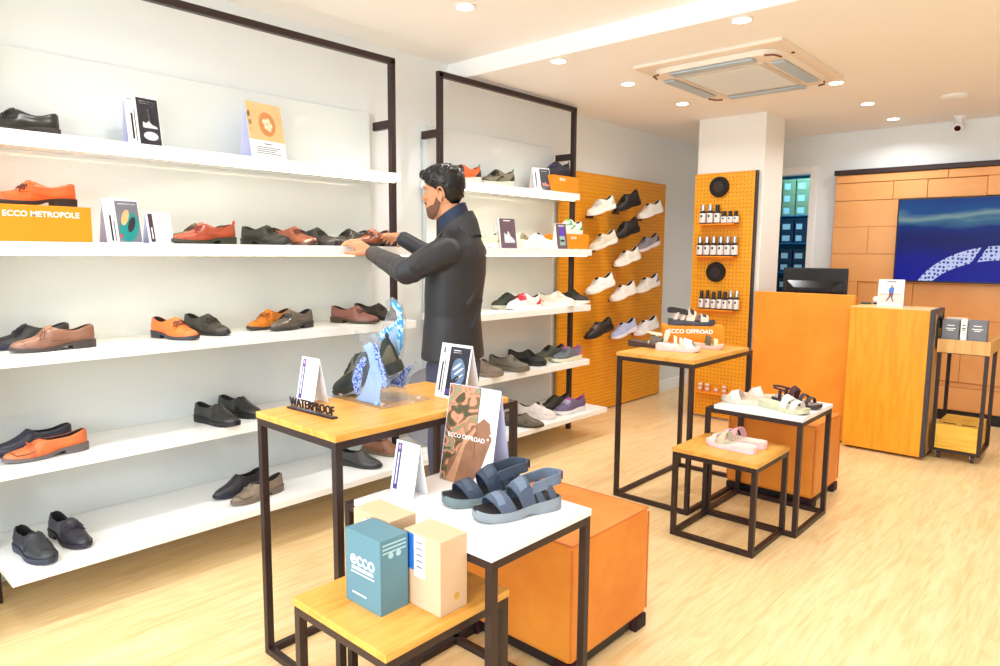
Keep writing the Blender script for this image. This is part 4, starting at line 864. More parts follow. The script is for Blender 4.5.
# ---------------------------------------------------------------- sandals and slides
def sandal(style):
    st=dict(kind='trek',L=.29,sole=(120,124,130),bed=(40,38,40),strap=(96,110,130),strap2=None,th=.03,wide=1.0,name='sandal',midsole=None); st.update(style)
    L=st['L']; hw=[(a,w*st['wide']) for a,w in HW['sneaker']]; th=st['th']; K=st['kind']
    def cm(k,c,r=.6): return mat('sandal_%s_%d_%d_%d'%((k,)+tuple(c)),c,r,noise=.08,nscale=40,bump=.15)
    root=bpy.data.objects.new(st['name'],None); COL.objects.link(root); root.empty_display_size=.05
    def tz(t): return lerp_tab([(0,th+.006),(.1,th-.001),(.3,th-.004),(.5,th),(.75,th+.006),(1,th+.010)],t)
    tt=[0,.006,.02,.05,.1,.16,.24,.32,.4,.48,.55,.62,.7,.78,.86,.92,.96,.985,1]
    rs=[]
    for t in tt:
        w=lerp_tab(hw,t)+.006; x=L*(.5-t); zt=tz(t); zb=.011*max(0,1-t/.22)**2+(.010*max(0,1-abs(t-.58)/.12) if K=='trek' else 0)
        rs.append([(x,w*.99,zt+.004),(x,w*1.03,(zt+zb)/2),(x,w*.97,zb),(x,0,zb),(x,-w*.97,zb),(x,-w*1.03,(zt+zb)/2),(x,-w*.99,zt+.004),(x,-w*.90,zt-.002),(x,0,zt-.004),(x,w*.90,zt-.002)])
    B().loft(rs).build('sole',cm('sole',st['sole']),root,True,angle=45)
    rs=[]
    for t in tt[1:-1]:
        w=(lerp_tab(hw,t))*.94; x=L*(.5-t)*.985; zt=tz(t)
        rs.append([(x,w,zt+.0035),(x,w*.5,zt+.0008),(x,-w*.5,zt+.0008),(x,-w,zt+.0035),(x,-w,zt-.0015),(x,w,zt-.0015)])
    B().loft(rs).build('footbed',cm('bed',st['bed'],.75),root,True,angle=45)
    Hf=[(0,.014),(.08,.027),(.2,.036),(.32,.046),(.45,.060),(.58,.078),(.7,.088),(.85,.085),(1,.075)]
    def fs(t,v,off=0):
        s=1-abs(v); sg=1 if v>=0 else -1; w=lerp_tab(hw,t)-.001; h=lerp_tab(Hf,t); y=w*(max(0,1-s**2.4))**(1/2.0)
        return Vector((L*(.5-t),sg*(y+off*(1-s)),tz(t)+.001+h*s+off*s))
    def band(nm,f,width,m,th_=.0035,n=20,v0=-1,v1=1):
        def fn(u,v,o): 
            vv=v0+(v1-v0)*u; return fs(min(max(f(vv)+width*(v-.5),0),1),vv,.001+o)
        return B().slab(fn,n,3,th_).build(nm,m,root,True,angle=50)
    SM=cm('strap',st['strap']); S2=cm('strap',st['strap2']) if st['strap2'] else SM
    if K=='trek':
        band('forefoot_strap',lambda v:.235+.05*abs(v)+.03*v,.17,SM,.005); band('instep_strap',lambda v:.49+.07*abs(v),.165,SM,.005)
        band('closure_pad',lambda v:.50+.03*abs(v),.085,S2,.009,12,-.42,.30); band('toe_closure_pad',lambda v:.24,.075,S2,.008,10,-.30,.45)
        # heel strap and side struts
        b=B(); pts=[]
        for i in range(21):
            a=-PI*.5+PI*i/20; w=lerp_tab(hw,.9)+.003; cx=L*(.5-.88); pts.append((cx-math.cos(a)*.034,math.sin(a)*w,tz(.9)+.060))
        pts=[(L*(.5-.60),-lerp_tab(hw,.6)-.002,tz(.6)+.052)]+pts+[(L*(.5-.60),lerp_tab(hw,.6)+.002,tz(.6)+.052)]
        rings=[]
        for i,p in enumerate(pts):
            p=Vector(p); q=Vector(pts[min(i+1,len(pts)-1)])-Vector(pts[max(i-1,0)]); q.z=0; q.normalize(); n=Vector((q.y,-q.x,0))*.0022
            rings.append([p+n*1.4+Vector((0,0,.016)),p-n*1.4+Vector((0,0,.016)),p-n*1.4-Vector((0,0,.016)),p+n*1.4-Vector((0,0,.016))])
        b.loft(rings).build('heel_strap',S2,root,True,angle=50)
        for sg in (1,-1):
            b=B()
            for t0,t1,w in ((.56,.58,.026),(.74,.64,.020),(.88,.80,.020)):
                y0=sg*(lerp_tab(hw,t0)+.001); y1=sg*(lerp_tab(hw,.7)+.003); z0=tz(t0)-.006; z1=tz(.7)+.052
                b.loft([[(L*(.5-t0)+dx,y0+dy,z0) for dx,dy in ((w*.7,.002),(-w*.7,.002),(-w*.7,-.002),(w*.7,-.002))],[(L*(.5-t1)+dx,y1+dy,z1) for dx,dy in ((w*.45,.002),(-w*.45,.002),(-w*.45,-.002),(w*.45,-.002))]])
            b.build('side_strut',SM,root,bevel=.001)
        b=B().box((L*(.5-.995)-.010,-.012,tz(.9)+.048),(L*(.5-.995)-.0065,.012,tz(.9)+.075)); b.build('heel_tag',cm('tag',st.get('tagc',(110,80,150))),root,bevel=.001)
    elif K=='slide1': band('wide_strap',lambda v:.30+.03*abs(v),.26,SM,.006)
    elif K=='cross':
        band('strap_over',lambda v:.28+.10*v,.17,SM,.006); band('strap_under',lambda v:.28-.10*v,.16,S2,.003)
    elif K=='slide2':
        band('front_strap',lambda v:.20+.02*abs(v),.10,SM,.005); band('rear_strap',lambda v:.38+.03*abs(v),.13,S2,.005)
    elif K=='strappy':
        band('front_strap',lambda v:.20+.02*abs(v),.07,SM,.004); band('middle_strap',lambda v:.34,.07,SM,.004); band('ankle_strap',lambda v:.52+.08*abs(v),.10,S2,.006)
        band('buckle_pad',lambda v:.52,.07,S2,.010,8,-.3,.3)
        b=B(); b.tube([(L*(.5-.66),-.040,tz(.7)+.05),(L*(.5-.92),-.034,tz(.9)+.055),(L*(.5-1.0),0,tz(1)+.058),(L*(.5-.92),.034,tz(.9)+.055),(L*(.5-.66),.040,tz(.7)+.05)],.006,6)
        b.build('heel_strap',S2,root,True)
        for sg in(1,-1): B().bar((L*(.5-.8),sg*.033,tz(.8)),(L*(.5-.78),sg*.037,tz(.8)+.052),.018,.004).build('side_strut',SM,root)
    return root
def put_sandal(style,c,d,label,group=None,**k): return put_shoe(style,c,d,label,group,cat='sandal',maker=sandal,**k)
def SD(kind,**x): d=dict(kind=kind); d.update(x); return d
def dirxy(toe,heel): return math.degrees(math.atan2(toe[1]-heel[1],toe[0]-heel[0]))
zt=.6684
tk=SD('trek',sole=(142,150,158),bed=(44,40,42),strap=(74,86,106),strap2=(104,118,140),th=.029)
put_sandal(tk,(-1.305,1.53,zt),dirxy((-1.368,1.424),(-1.272,1.68)),'blue-grey strapped trekking sandal, the front one with a purple heel tag','pair of trekking sandals')
tk2=SD('trek',sole=(112,128,130),bed=(38,38,42),strap=(48,60,78),strap2=(62,74,92),th=.029,tagc=(60,60,80))
put_sandal(tk2,(-1.455,1.55,zt),dirxy((-1.54,1.44),(-1.44,1.69)),'darker slate trekking sandal standing behind the blue-grey one next to the camouflage card','pair of trekking sandals')
zb=.8754
PBK=dict(sole=(70,74,84),bed=(50,46,50),strap=(222,204,190),strap2=(44,38,42))
a=onz(668,346,zb); b_=onz(726,341,zb)
# orange ECCO OFFROAD riser on the far table
ro=onz(668,346,zb); r1=onz(722,352,zb)
rt=thing('display_riser','orange block lettered ECCO OFFROAD on the far tall table','display block',(-2.02,4.06,zb))
Rw,Rd,Rh=.185,.075,.125
rt.rotation_euler=(0,0,R(36))
B().box((-Rw,-Rd,0),(Rw,Rd,Rh)).build('block',ORANGEBOX,rt,bevel=.002)
text('lettering','ECCO OFFROAD',.036,WINK,rt,frame_mx((-.02,-Rd-.0006,Rh-.034),(1,0,0),(0,0,1)),bold=.001)
put_sandal(SD('trek',th=.026,**PBK),(-2.02,4.05,zb+Rh+.0006),36,'black and cream strapped sandal standing on the ECCO OFFROAD block','sandals on the far tall table')
q=onz(648,347,zb); put_sandal(SD('slide1',sole=(76,52,48),bed=(100,80,68),strap=(96,82,70),th=.022,L=.27),(q.x,q.y+.02,zb),12,'dark brown wide-strap slide at the left of the far tall table','sandals on the far tall table')
q=onz(682,349,zb); put_sandal(SD('cross',sole=(240,214,216),bed=(220,214,200),strap=(226,224,240),strap2=(206,202,180),th=.027,L=.26),(q.x+.02,q.y-.09,zb),16,'white and pale pink slide in front of the ECCO OFFROAD block','sandals on the far tall table')
q=onz(680,343,zb); put_sandal(SD('strappy',sole=(232,224,200),bed=(214,206,178),strap=(238,226,200),strap2=(240,222,190),th=.022,L=.25),(-2.065,3.845,zb),30,'cream multi-strap sandal between the white slide and the orange block','sandals on the far tall table')
put_sandal(SD('slide2',sole=(244,190,180),bed=(238,206,180),strap=(206,214,160),strap2=(90,86,60),th=.022,L=.235),(-1.885,3.955,zb),28,'pink-soled strapped sandal at the right of the orange block','sandals on the far tall table')
zw=.6324; GW='slides on the white far table'
put_sandal(SD('cross',sole=(216,208,190),bed=(206,196,170),strap=(246,214,206),strap2=(230,200,190),th=.022,L=.26),(-1.50,3.69,zw),-172,'pale pink slide with cream sole at the left end of the white far table',GW)
put_sandal(SD('cross',sole=(222,206,176),bed=(230,206,180),strap=(248,216,204),strap2=(238,200,186),th=.022,L=.261),(-1.45,3.86,zw),-160,'peach slide at the rear of the white far table',GW)
put_sandal(SD('slide2',sole=(206,204,172),bed=(218,214,186),strap=(244,226,226),strap2=(238,236,226),th=.025,L=.28),(-1.285,3.665,zw),-12,'pale green-grey slide with two white straps along the front edge of the white far table',GW)
put_sandal(SD('strappy',sole=(66,50,56),bed=(180,160,146),strap=(50,42,48),strap2=(70,34,46),th=.022,L=.27),(-1.275,3.83,zw),-8,'black strappy sandal with dark red buckle pad at the right of the white far table',GW)
zs=.4654
put_sandal(SD('slide2',sole=(250,214,220),bed=(236,226,206),strap=(246,206,206),strap2=(206,198,170),th=.022,L=.27),(-1.425,3.345,zs),172,'front one of the pink and cream two-strap slides on the low far table','pair of pink slides')
put_sandal(SD('slide2',sole=(250,206,212),bed=(238,228,210),strap=(240,190,196),strap2=(226,170,176),th=.022,L=.2701),(-1.42,3.475,zs),168,'rear one of the pink two-strap slides on the low far table','pair of pink slides')
# ---------------------------------------------------------------- cards, boxes and display pieces on the front tables
zA=.8954
def idcard(lab,x,y,z,w,h,d,extra=(),group=None):
    return card(lab,(x,y,z),-90,w,h,d,[('indigo_bar','r',(.09,.08,.27,.95),PURP),('white_line','r',(.155,.18,.20,.78,.0003),WINK),('emblem',2,ell(.18,.88,.055,.05),mat('lilac_ink',(190,150,200),.5,noise=.05))]+lines(.36,.86,.5,.93,7)+list(extra))
idcard('white text card with indigo bar standing behind the WATERPROOF letters',-2.20,1.40,zA,.115,.165,.032)
idcard('white text card with indigo bar on the white table beside the camouflage card',-1.675,1.418,zt,.115,.17,.032)
card('tall card with dark sandal picture at the far corner of the WATERPROOF table',(-1.87,1.83,zA),-90,.165,.205,.045,
 [('picture','r',(.32,.05,.96,.95),DARKPIC),('printed_sandal',1,ell(.66,.50,.22,.26,16,.3),BLUEPIC),('printed_strap',2,ell(.60,.60,.15,.025,12,.5),PALEPIC),('printed_strap',2,ell(.68,.52,.16,.022,12,.5),PALEPIC),('printed_strap',2,ell(.72,.42,.13,.018,12,.5),PALEPIC),('printed_sole',2,ell(.60,.36,.13,.05,12,.5),DARKPIC),('text_line','r',(.42,.84,.72,.86),WINK),('text_line','r',(.42,.88,.66,.895),WINK),('glow_band','r',(.34,.08,.94,.18,.0003),PURP),
  ('text_line','r',(.10,.12,.15,.66),INK),('text_line','r',(.19,.08,.22,.72),GREYINK),('logo','r',(.10,.82,.16,.93),GREYINK)])
CAMO=mat('camouflage_print',(140,110,80),.5); nt=CAMO.node_tree; L=nt.links; tc=N(nt,'ShaderNodeTexCoord'); nz=N(nt,'ShaderNodeTexNoise'); nz.inputs['Scale'].default_value=10; nz.inputs['Detail'].default_value=1; nz.inputs['Distortion'].default_value=2.2
L.new(tc.outputs['Object'],nz.inputs['Vector']); rp=ramp(nt,[(0,(70,66,40)),(.42,(110,84,56)),(.47,(206,132,104)),(.53,(150,116,84)),(.58,(126,134,104)),(.65,(84,66,44))]); rp.color_ramp.interpolation='CONSTANT'; L.new(nz.outputs['Fac'],rp.inputs[0]); L.new(rp.outputs[0],nt.nodes['Principled BSDF'].inputs['Base Color'])
BRN=mat('brown_shoe_print',(140,96,70),.5,noise=.2,nscale=24)
card('large card with camouflage print lettered ECCO OFFROAD behind the sandals',(-1.605,1.655,zt),-86,.225,.328,.06,
 [('picture','r',(.01,.0,.62,1.0),CAMO),('printed_shoe',1,[(.12,.0),(.62,.0),(.80,.22),(.93,.50),(.86,.66),(.74,.70),(.62,.63),(.42,.52),(.30,.3),(.14,.22)],BRN),('printed_seam','r',(.615,.3,.63,.98,.0003),mat('olive_ink',(96,92,60),.5,noise=.05)),
  ('printed_sole',2,[(.12,.0),(.30,.0),(.44,.40),(.62,.56),(.60,.60),(.40,.45),(.26,.20)],mat('tan_print',(186,140,104),.5,noise=.15,nscale=40)),('printed_eyelet',2,ell(.86,.50,.018,.012,8),WINK),('printed_eyelet',2,ell(.90,.545,.018,.012,8),WINK)],
 txt=[('ECCO OFFROAD',.44,.475,.0215,WINK,'CENTER')],paper=mat('blush_card',(244,232,240),.55,noise=.01),side=LILAC)
# WATERPROOF letters
wA=onz(287,404,zA); wB=onz(335,418,zA)
wA=onz(289.5,407.5,zA); wB=onz(335,419,zA); wx0,wy0,wx1,wy1=wA.x,wA.y,wB.x,wB.y
wt=thing('letter_sign','small dark free-standing WATERPROOF letters at the front of the wooden table','sign',((wx0+wx1)/2,(wy0+wy1)/2,zA),math.atan2(wy1-wy0,wx1-wx0))
DM=mat('dark_purple_metal',(52,38,48),.35,metal=.4,noise=.05)
ln=math.hypot(wx1-wx0,wy1-wy0)/2
B().box((-ln,-.012,0),(ln,.012,.006)).build('base_bar',DM,wt,bevel=.001)
tx=text('letters','WATERPROOF',.043,DM,wt,frame_mx((0,0,.0235),(1,0,0),(0,0,1)),th=.0025,bold=.0006,sx=ln/.148)
# shoe boxes
TEALB=mat('teal_grey_carton',(92,134,150),.5,noise=.03,nscale=6); KRAFT=mat('kraft_carton',(216,182,148),.6,noise=.04,nscale=8)
zl=.5004
def sbox(x0,x1,y0,y1,h,label,m,logo=None):
    x0,x1,y0,y1=[v*.96 for v in (x0,x1,y0,y1)]; h*=.96
    cx,cy=(x0+x1)/2,(y0+y1)/2; t=thing('shoe_box',label,'box',(cx,cy,zl)); a,b_=(x1-x0)/2,(y1-y0)/2
    bd=B().box((-a,-b_,0),(a,b_,h)).build('carton',m,t,bevel=.0015); return t,a,b_
t,a,b_=sbox(-1.585,-1.427,1.105,1.203,.213,'teal shoe box lettered ecco standing on end on the low front table',TEALB)
text('lettering','ecco',.056,WINK,t,frame_mx((0,-b_-.0006,.130),(1,0,0),(0,0,1)),th=.0004,bold=.0008)
B().box((-.046,-b_-.0011,.099),(.046,-b_-.0002,.107)).build('underline',WINK,t)
B().box((-.050,-b_-.0011,.089),(.050,-b_-.0002,.092)).build('small_print',WINK,t)
B().box((-.045,-b_-.0011,.030),(.015,-b_-.0002,.034)).build('small_print',WINK,t)
for k in range(3): B().box((a+.0002,-b_+.008,.192-.011*k-.004),(a+.0011,b_-.008,.192-.011*k)).build('small_print',mat('pale_teal_ink',(170,205,214),.5,noise=.02),t)
for k in range(2): B().lathe([(.0085,0),(.0085,.0008)],12).xf(Matrix.Translation((a+.0002,-.012+.026*k,.158))@Matrix.Rotation(R(90),4,'Y')).build('round_mark',MATS['pale_teal_ink'],t)
t,a,b_=sbox(-1.455,-1.305,1.212,1.315,.213,'kraft shoe box with blue and white label at the right of the low front table',KRAFT)
B().box((-.062,-b_-.0011,.10),(-.030,-b_-.0002,.20)).build('blue_label',mat('blue_label',(40,110,200),.5,noise=.15,nscale=80),t)
B().box((-.0298,-b_-.0011,.085),(.012,-b_-.0002,.20)).build('white_label',PAPER,t)
for k in range(5): B().box((-.02,-b_-.0015,.18-.017*k),(.004,-b_-.0012,.184-.017*k)).build('small_print',GREYINK,t)
B().lathe([(.010,0),(.010,.0008)],14).xf(Matrix.Translation((a+.0002,0.01,.040))@Matrix.Rotation(R(90),4,'Y')).build('gold_mark',mat('gold_ink',(206,160,60),.5,noise=.03),t)
t,a,b_=sbox(-1.692,-1.518,1.212,1.312,.213,'kraft brown shoe box standing behind the teal box',KRAFT)
B().box((-.035,-b_-.0011,.165),(.01,-b_-.0002,.185)).build('white_label',PAPER,t); B().box((-.022,-b_-.0016,.170),(-.006,-b_-.0012,.180)).build('small_print',PURP,t)
# acrylic splash display with a dark green shoe
ACR=mat('clear_acrylic',(236,242,255),.03,trans=.92,ior=1.12,alpha=.45,spec=.4)
BLW=mat('ice_blue_print',(168,200,246),.25,alpha=.55,noise=.12,nscale=24); BLD=mat('deep_blue_print',(60,84,180),.3,alpha=.62,noise=.2,nscale=40); BLC=mat('cyan_print',(60,180,230),.3,alpha=.85,noise=.1,nscale=20)
def speckle(m,c1,c2,sc):
    nt=m.node_tree; L=nt.links; tc=N(nt,'ShaderNodeTexCoord'); v=N(nt,'ShaderNodeTexNoise'); v.inputs['Scale'].default_value=sc; v.inputs['Detail'].default_value=1.5; L.new(tc.outputs['Object'],v.inputs['Vector'])
    r=ramp(nt,[(.46,c1),(.54,c2)]); L.new(v.outputs['Fac'],r.inputs[0]); L.new(r.outputs[0],nt.nodes['Principled BSDF'].inputs['Base Color'])
speckle(BLD,(56,84,180),(176,200,248),110); speckle(BLC,(40,150,215),(190,230,250),60)
ad=thing('acrylic_splash_stand','clear acrylic stand with blue water-splash shapes holding a dark green shoe','display stand',(-2.07,1.60,zA)); AO=Vector((-2.07,1.60,zA))
B().box((-.17,-.10,0),(.16,.13,.005)).build('base_plate',ACR,ad,bevel=.001)
def sheet(nm,pts,Y,m,th=.004,par=None,yoff=0):
    # outline given in photo pixels, placed on the upright plane Y
    P=[ony(x,y,Y)-AO for x,y in pts]
    for p in P: p.z=max(p.z,.0055)
    b=B(); b.loft([[(p.x,p.y+yoff-th/2,p.z) for p in P],[(p.x,p.y+yoff+th/2,p.z) for p in P]]); return b.build(nm,m,par or ad)
Y1=1.525
f1=sheet('front_splash',[(357,409),(357,396),(352,380),(353,365),(361,352),(363,343),(354,338),(356,330),(366,334),(376,333),(381,340),(379,352),(384,366),(389,378),(388,392),(383,411)],Y1,ACR)
sheet('water_print',[(360,408),(358,398),(364,390),(368,378),(371,366),(369,355),(364,346),(371,342),(376,347),(376,358),(380,368),(384,380),(381,392),(380,409)],Y1,BLW,.002,f1,-.004)
sheet('water_edge',[(356,394),(353,380),(356,368),(364,356),(368,359),(364,370),(362,383),(360,394)],Y1,BLD,.002,f1,-.004)
sheet('water_edge',[(374,345),(378,342),(381,356),(387,374),(388,386),(384,388),(382,374),(377,360)],Y1,BLD,.002,f1,-.004)
sheet('water_base',[(358,410),(357,399),(362,403),(374,405),(382,401),(381,411),(370,413)],Y1,BLC,.002,f1,-.0065)
Y2=1.71
f2=sheet('rear_splash',[(380,386),(377,368),(380,350),(378,338),(383,326),(388,312),(386,302),(392,297),(402,304),(406,318),(406,340),(402,360),(408,372),(416,361),(419,364),(409,380),(405,390)],Y2,ACR)
sheet('water_edge',[(391,304),(394,299),(402,308),(404,322),(403,345),(400,356),(398,340),(399,322),(397,311)],Y2,BLC,.002,f2,-.004)
sheet('water_edge',[(379,335),(383,330),(390,326),(398,320),(399,324),(391,331),(384,336),(382,343)],Y2,BLC,.002,f2,-.004)
sheet('water_print',[(383,338),(392,330),(399,326),(400,352),(396,366),(390,352)],Y2,BLW,.002,f2,-.004)
sheet('water_edge',[(386,386),(388,376),(396,379),(404,370),(414,363),(408,376),(404,388)],Y2,BLD,.002,f2,-.004)
b=B()
for k in range(4):
    x0=-.02+.0;  
B().box((.015,-.01,.0055),(.115,.055,.052)).build('support_block',mat('clear_acrylic_block',(226,236,244),.03,trans=.9,alpha=.35,ior=1.1),ad,bevel=.002)
for x,y in ((-.13,-.07),(.12,-.07),(.12,.10)): B().lathe([(.010,.0052),(.010,.011),(.008,.014),(.001,.0145)],12,(x,y,0)).build('clear_foot_stud',mat('rosy_clear_stud',(240,200,190),.1,alpha=.6,noise=.02),ad,True)
put_shoe(D('boot',(44,62,58),(58,62,56),rough=.55,lace=(36,40,44),trim=(96,92,72),toe=(50,56,52),outsole=(46,44,42),tab=(30,34,44),L=.30),(-2.135,1.615,zA+.045),207,'dark green hiking shoe held nose-down by the clear splash stand',None,pitch=24)
# white round tray on the bottom shelf
TRW=mat('ivory_plastic',(240,238,226),.35,noise=.02)
t=thing('round_display_dish','large round ivory dish on a white ledge behind the man, between the two shelving units','dish',(-3.20,2.9125,TOPZ[4]+.0005))
B().box((-.24,-.174,-.036),(.215,.174,0)).build('ledge',SHELFW,t,bevel=.002)
Mr=Matrix.Translation((0,-.01,.247))@Matrix.Rotation(R(-18),4,'Z')@Matrix.Rotation(R(80),4,'Y')@Matrix.Scale(1.17,4)
B().lathe([(.001,-.012),(.17,-.012),(.20,.005),(.205,.020),(.195,.020),(.185,.006),(.16,-.004),(.001,-.004)],40).xf(Mr).build('dish',TRW,t,True)
B().lathe([(.206,.012),(.2085,.016),(.2085,.022),(.200,.024),(.1955,.0205)],40).xf(Mr).build('rim',mat('dark_rim_line',(130,130,138),.4,noise=.02),t,True)
# ---------------------------------------------------------------- the man
MR=R(180+24); MX,MY=-2.470,2.392
man=thing('person','man with short black curly hair in a charcoal blazer straightening shoes on the shelf','person',(MX,MY,0),MR)
MI=(Matrix.Translation((MX,MY,0))@Matrix.Rotation(MR,4,'Z')).inverted()
def loc(p): return MI@Vector(p)
SKIN=mat('skin',(206,142,104),.5,noise=.07,nscale=25); HAIR=mat('black_hair',(16,13,15),.3,noise=.25,nscale=50); BEARD=mat('stubble',(116,78,60),.85,noise=.45,nscale=160,bump=.4)
BLZ=mat('charcoal_blazer',(42,42,48),.5,noise=.14,nscale=9,bump=.25); BLZ2=mat('charcoal_collar',(54,52,54),.7,noise=.12,nscale=30,bump=.3); NAVY=mat('navy_shirt',(30,42,66),.7,noise=.1,nscale=20); TRO=mat('slate_trousers',(66,68,90),.75,noise=.1,nscale=14,bump=.2)
def ering(c,a,b_,n=20,ax=None,up=None,sq=2.0):
    pts=[]
    for i in range(n):
        t=2*PI*i/n; x=abs(math.cos(t))**(2/sq)*math.copysign(1,math.cos(t)); y=abs(math.sin(t))**(2/sq)*math.copysign(1,math.sin(t))
        pts.append((c[0]+a*x,c[1]+b_*y,c[2]))
    return pts
def remesh(o,vox,smooth=2,sub=0):
    m=o.modifiers.new('remesh','REMESH'); m.mode='VOXEL'; m.voxel_size=vox; m.use_smooth_shade=True
    s_=o.modifiers.new('smooth','SMOOTH'); s_.iterations=smooth; s_.factor=.5
    return o
# --- joints
SH_L=Vector((-.03,.185,1.455)); SH_R=Vector((-.03,-.185,1.455))
wl=loc(onx(372,253,-3.03)); el=loc(dep(407,272,3.12))
wr=loc(onx(398,236,-3.06)); er=loc((-2.74,2.72,1.33))
hl=loc(onx(341,237,-3.21)); hr=loc(onx(389,238,-3.17))
# --- head ring profile (local to head)
HP=Matrix.Translation((.041,0,1.621))@Matrix.Rotation(R(1),4,'Z')@Matrix.Rotation(R(7),4,'Y')@Matrix.Scale(.955,4)
HZ=[(-.004,.070,.030,.020),(.006,.092,.005,.036),(.022,.099,-.030,.048),(.042,.100,-.055,.056),(.062,.100,-.074,.062),(.085,.098,-.086,.067),(.110,.094,-.094,.071),(.132,.088,-.099,.073),(.150,.088,-.101,.074),(.170,.094,-.102,.075),(.192,.093,-.099,.073),(.212,.083,-.089,.067),(.230,.062,-.070,.053),(.243,.035,-.045,.032),(.249,.008,-.020,.012)]
def hinterp(z):
    for i in range(len(HZ)-1):
        if z<=HZ[i+1][0]:
            u=(z-HZ[i][0])/(HZ[i+1][0]-HZ[i][0]); u=max(0,u); return [HZ[i][k]*(1-u)+HZ[i+1][k]*u for k in (1,2,3)]
    return HZ[-1][1:]
def hpt(z,ang,off=0):
    f,b_,w=hinterp(z); c=(f+b_)/2; a=(f-b_)/2; ca,sa=math.cos(ang),math.sin(ang)
    return Vector((c+(a+off)*ca,(w+off)*sa*(1-.12*max(0,ca)**2),z))
bd=B()
bd.loft([[HP@hpt(z[0],2*PI*i/28) for i in range(28)] for z in HZ])
# nose, brow, lips, chin, ears
bd.tube([HP@Vector(p) for p in ((.084,0,.158),(.094,0,.140),(.106,0,.120),(.113,0,.108),(.104,0,.098))],[.007,.008,.010,.0125,.009],10)
for sg in(1,-1):
    bd.sphere(HP@Vector((.102,sg*.011,.101)),.008,8)
    bd.tube([HP@Vector(p) for p in ((.090,sg*.010,.158),(.090,sg*.030,.162),(.076,sg*.050,.156))],[.006,.007,.005],8)
    bd.sphere(HP@Vector((.080,sg*.040,.112)),.017,10)
    e=Vector((-.014,sg*.077,.108))
    pts=[HP@(e+Vector((.019*math.cos(t)-.004,sg*(.009+.008*math.cos(t-2)),.037*math.sin(t)))) for t in [R(-100+i*24) for i in range(14)]]
    bd.tube(pts,.0056,8); bd.sphere(HP@(e+Vector((.0,-sg*.002,0))),.020,10,sc=(.8,.35,1.3))
bd.tube([HP@Vector(p) for p in ((.088,-.024,.070),(.101,-.009,.074),(.104,0,.073),(.101,.009,.074),(.088,.024,.070))],[.003,.006,.006,.006,.003],8)
bd.tube([HP@Vector(p) for p in ((.088,-.020,.064),(.101,-.007,.062),(.103,0,.062),(.101,.007,.062),(.088,.020,.064))],[.003,.006,.007,.006,.003],8)
bd.sphere(HP@Vector((.082,0,.020)),.018,10,sc=(1,1.2,.9))
# neck and inner torso, legs, arms
bd.loft([ering((.030,0,1.72),.045,.046),ering((.022,0,1.66),.052,.050),ering((.006,0,1.61),.056,.054),ering((-.014,0,1.57),.062,.060),ering((-.03,0,1.53),.072,.085),ering((-.03,0,1.49),.085,.150),ering((-.02,0,1.40),.105,.165),ering((0,0,1.2),.10,.145),ering((0,0,1.05),.10,.145),ering((0,0,.92),.11,.155),ering((0,0,.84),.09,.14)])
HIP=[(.0,sg*.09) for sg in(1,-1)]
for sg,fx in ((1,.02),(-1,-.03)):
    bd.tube([(0,sg*.085,.90),(.01,sg*.09,.70),(.02+fx*.5,sg*.092,.50),(fx,sg*.095,.30),(fx-.02,sg*.098,.09)],[.085,.075,.055,.050,.038],14)
    bd.tube([(fx-.04,sg*.098,.055),(fx+.05,sg*.103,.045),(fx+.13,sg*.108,.035)],[.033,.036,.026],10)
for S_,E_,W_ in ((SH_L,el,wl),(SH_R,er,wr)):
    bd.tube([S_+Vector((0,-.05 if S_.y>0 else .05,0)),S_,(S_+E_)/2,E_,(E_*.6+W_*.4),W_],[.055,.052,.044,.038,.036,.027],12)
# hands: palm + four fingers + thumb, resting on shoe and shelf
def hand(W_,tip,up,thumb_side,curl=.35,sc=1.0):
    d=(tip-W_).normalized(); n=(up-d*up.dot(d)).normalized(); s_=d.cross(n)*thumb_side   # s_ points to the thumb
    P=lambda a,b_,c: W_+(d*a+s_*b_+n*c)*sc
    rings=[]
    for a,hwid,th,off in ((-.01,.026,.019,0),(.02,.031,.018,0),(.05,.040,.016,.0),(.08,.042,.014,.0),(.092,.039,.011,0)):
        rings.append([P(a,hwid*math.cos(t)+off,th*math.sin(t)) for t in [2*PI*i/16 for i in range(16)]])
    bd.loft(rings)
    for i,(o,l) in enumerate(((.031,.072),(.0105,.082),(-.0105,.077),(-.031,.060))):
        p=P(.080,o,0.001); pts=[p]; ang=-.15-.03*i; cur=p
        for k,(fr,da) in enumerate(((.46,curl*.6),(.30,curl*1.3),(.24,curl*.9))):
            ang+=da if k else curl*.4; cur=cur+(d*math.cos(ang)-n*math.sin(ang)+s_*(.10*(1.5-i)/1.5)*.6)*(l*fr)*sc; pts.append(cur)
        bd.tube(pts,[.0098*sc,.0092*sc,.0084*sc,.0066*sc],10)
        bd.sphere(pts[-1],.0066*sc,8)
    pts=[P(.02,.022,-.004),P(.045,.046,-.012),P(.070,.058,-.020),P(.092,.060,-.030)]
    bd.tube(pts,[.015*sc,.0125*sc,.0105*sc,.008*sc],10); bd.sphere(pts[-1],.008*sc,8)
hand(wl,wl+(hl-wl).normalized()*.1+Vector((0,0,.004)),Vector((0,.25,1)),-1,.5,1.22)
hand(wr,wr+(hr-wr).normalized()*.1,Vector((0,-.5,1)),1,.38)
body=bd.build('body',SKIN,man,True,angle=180); remesh(body,.0045,2)
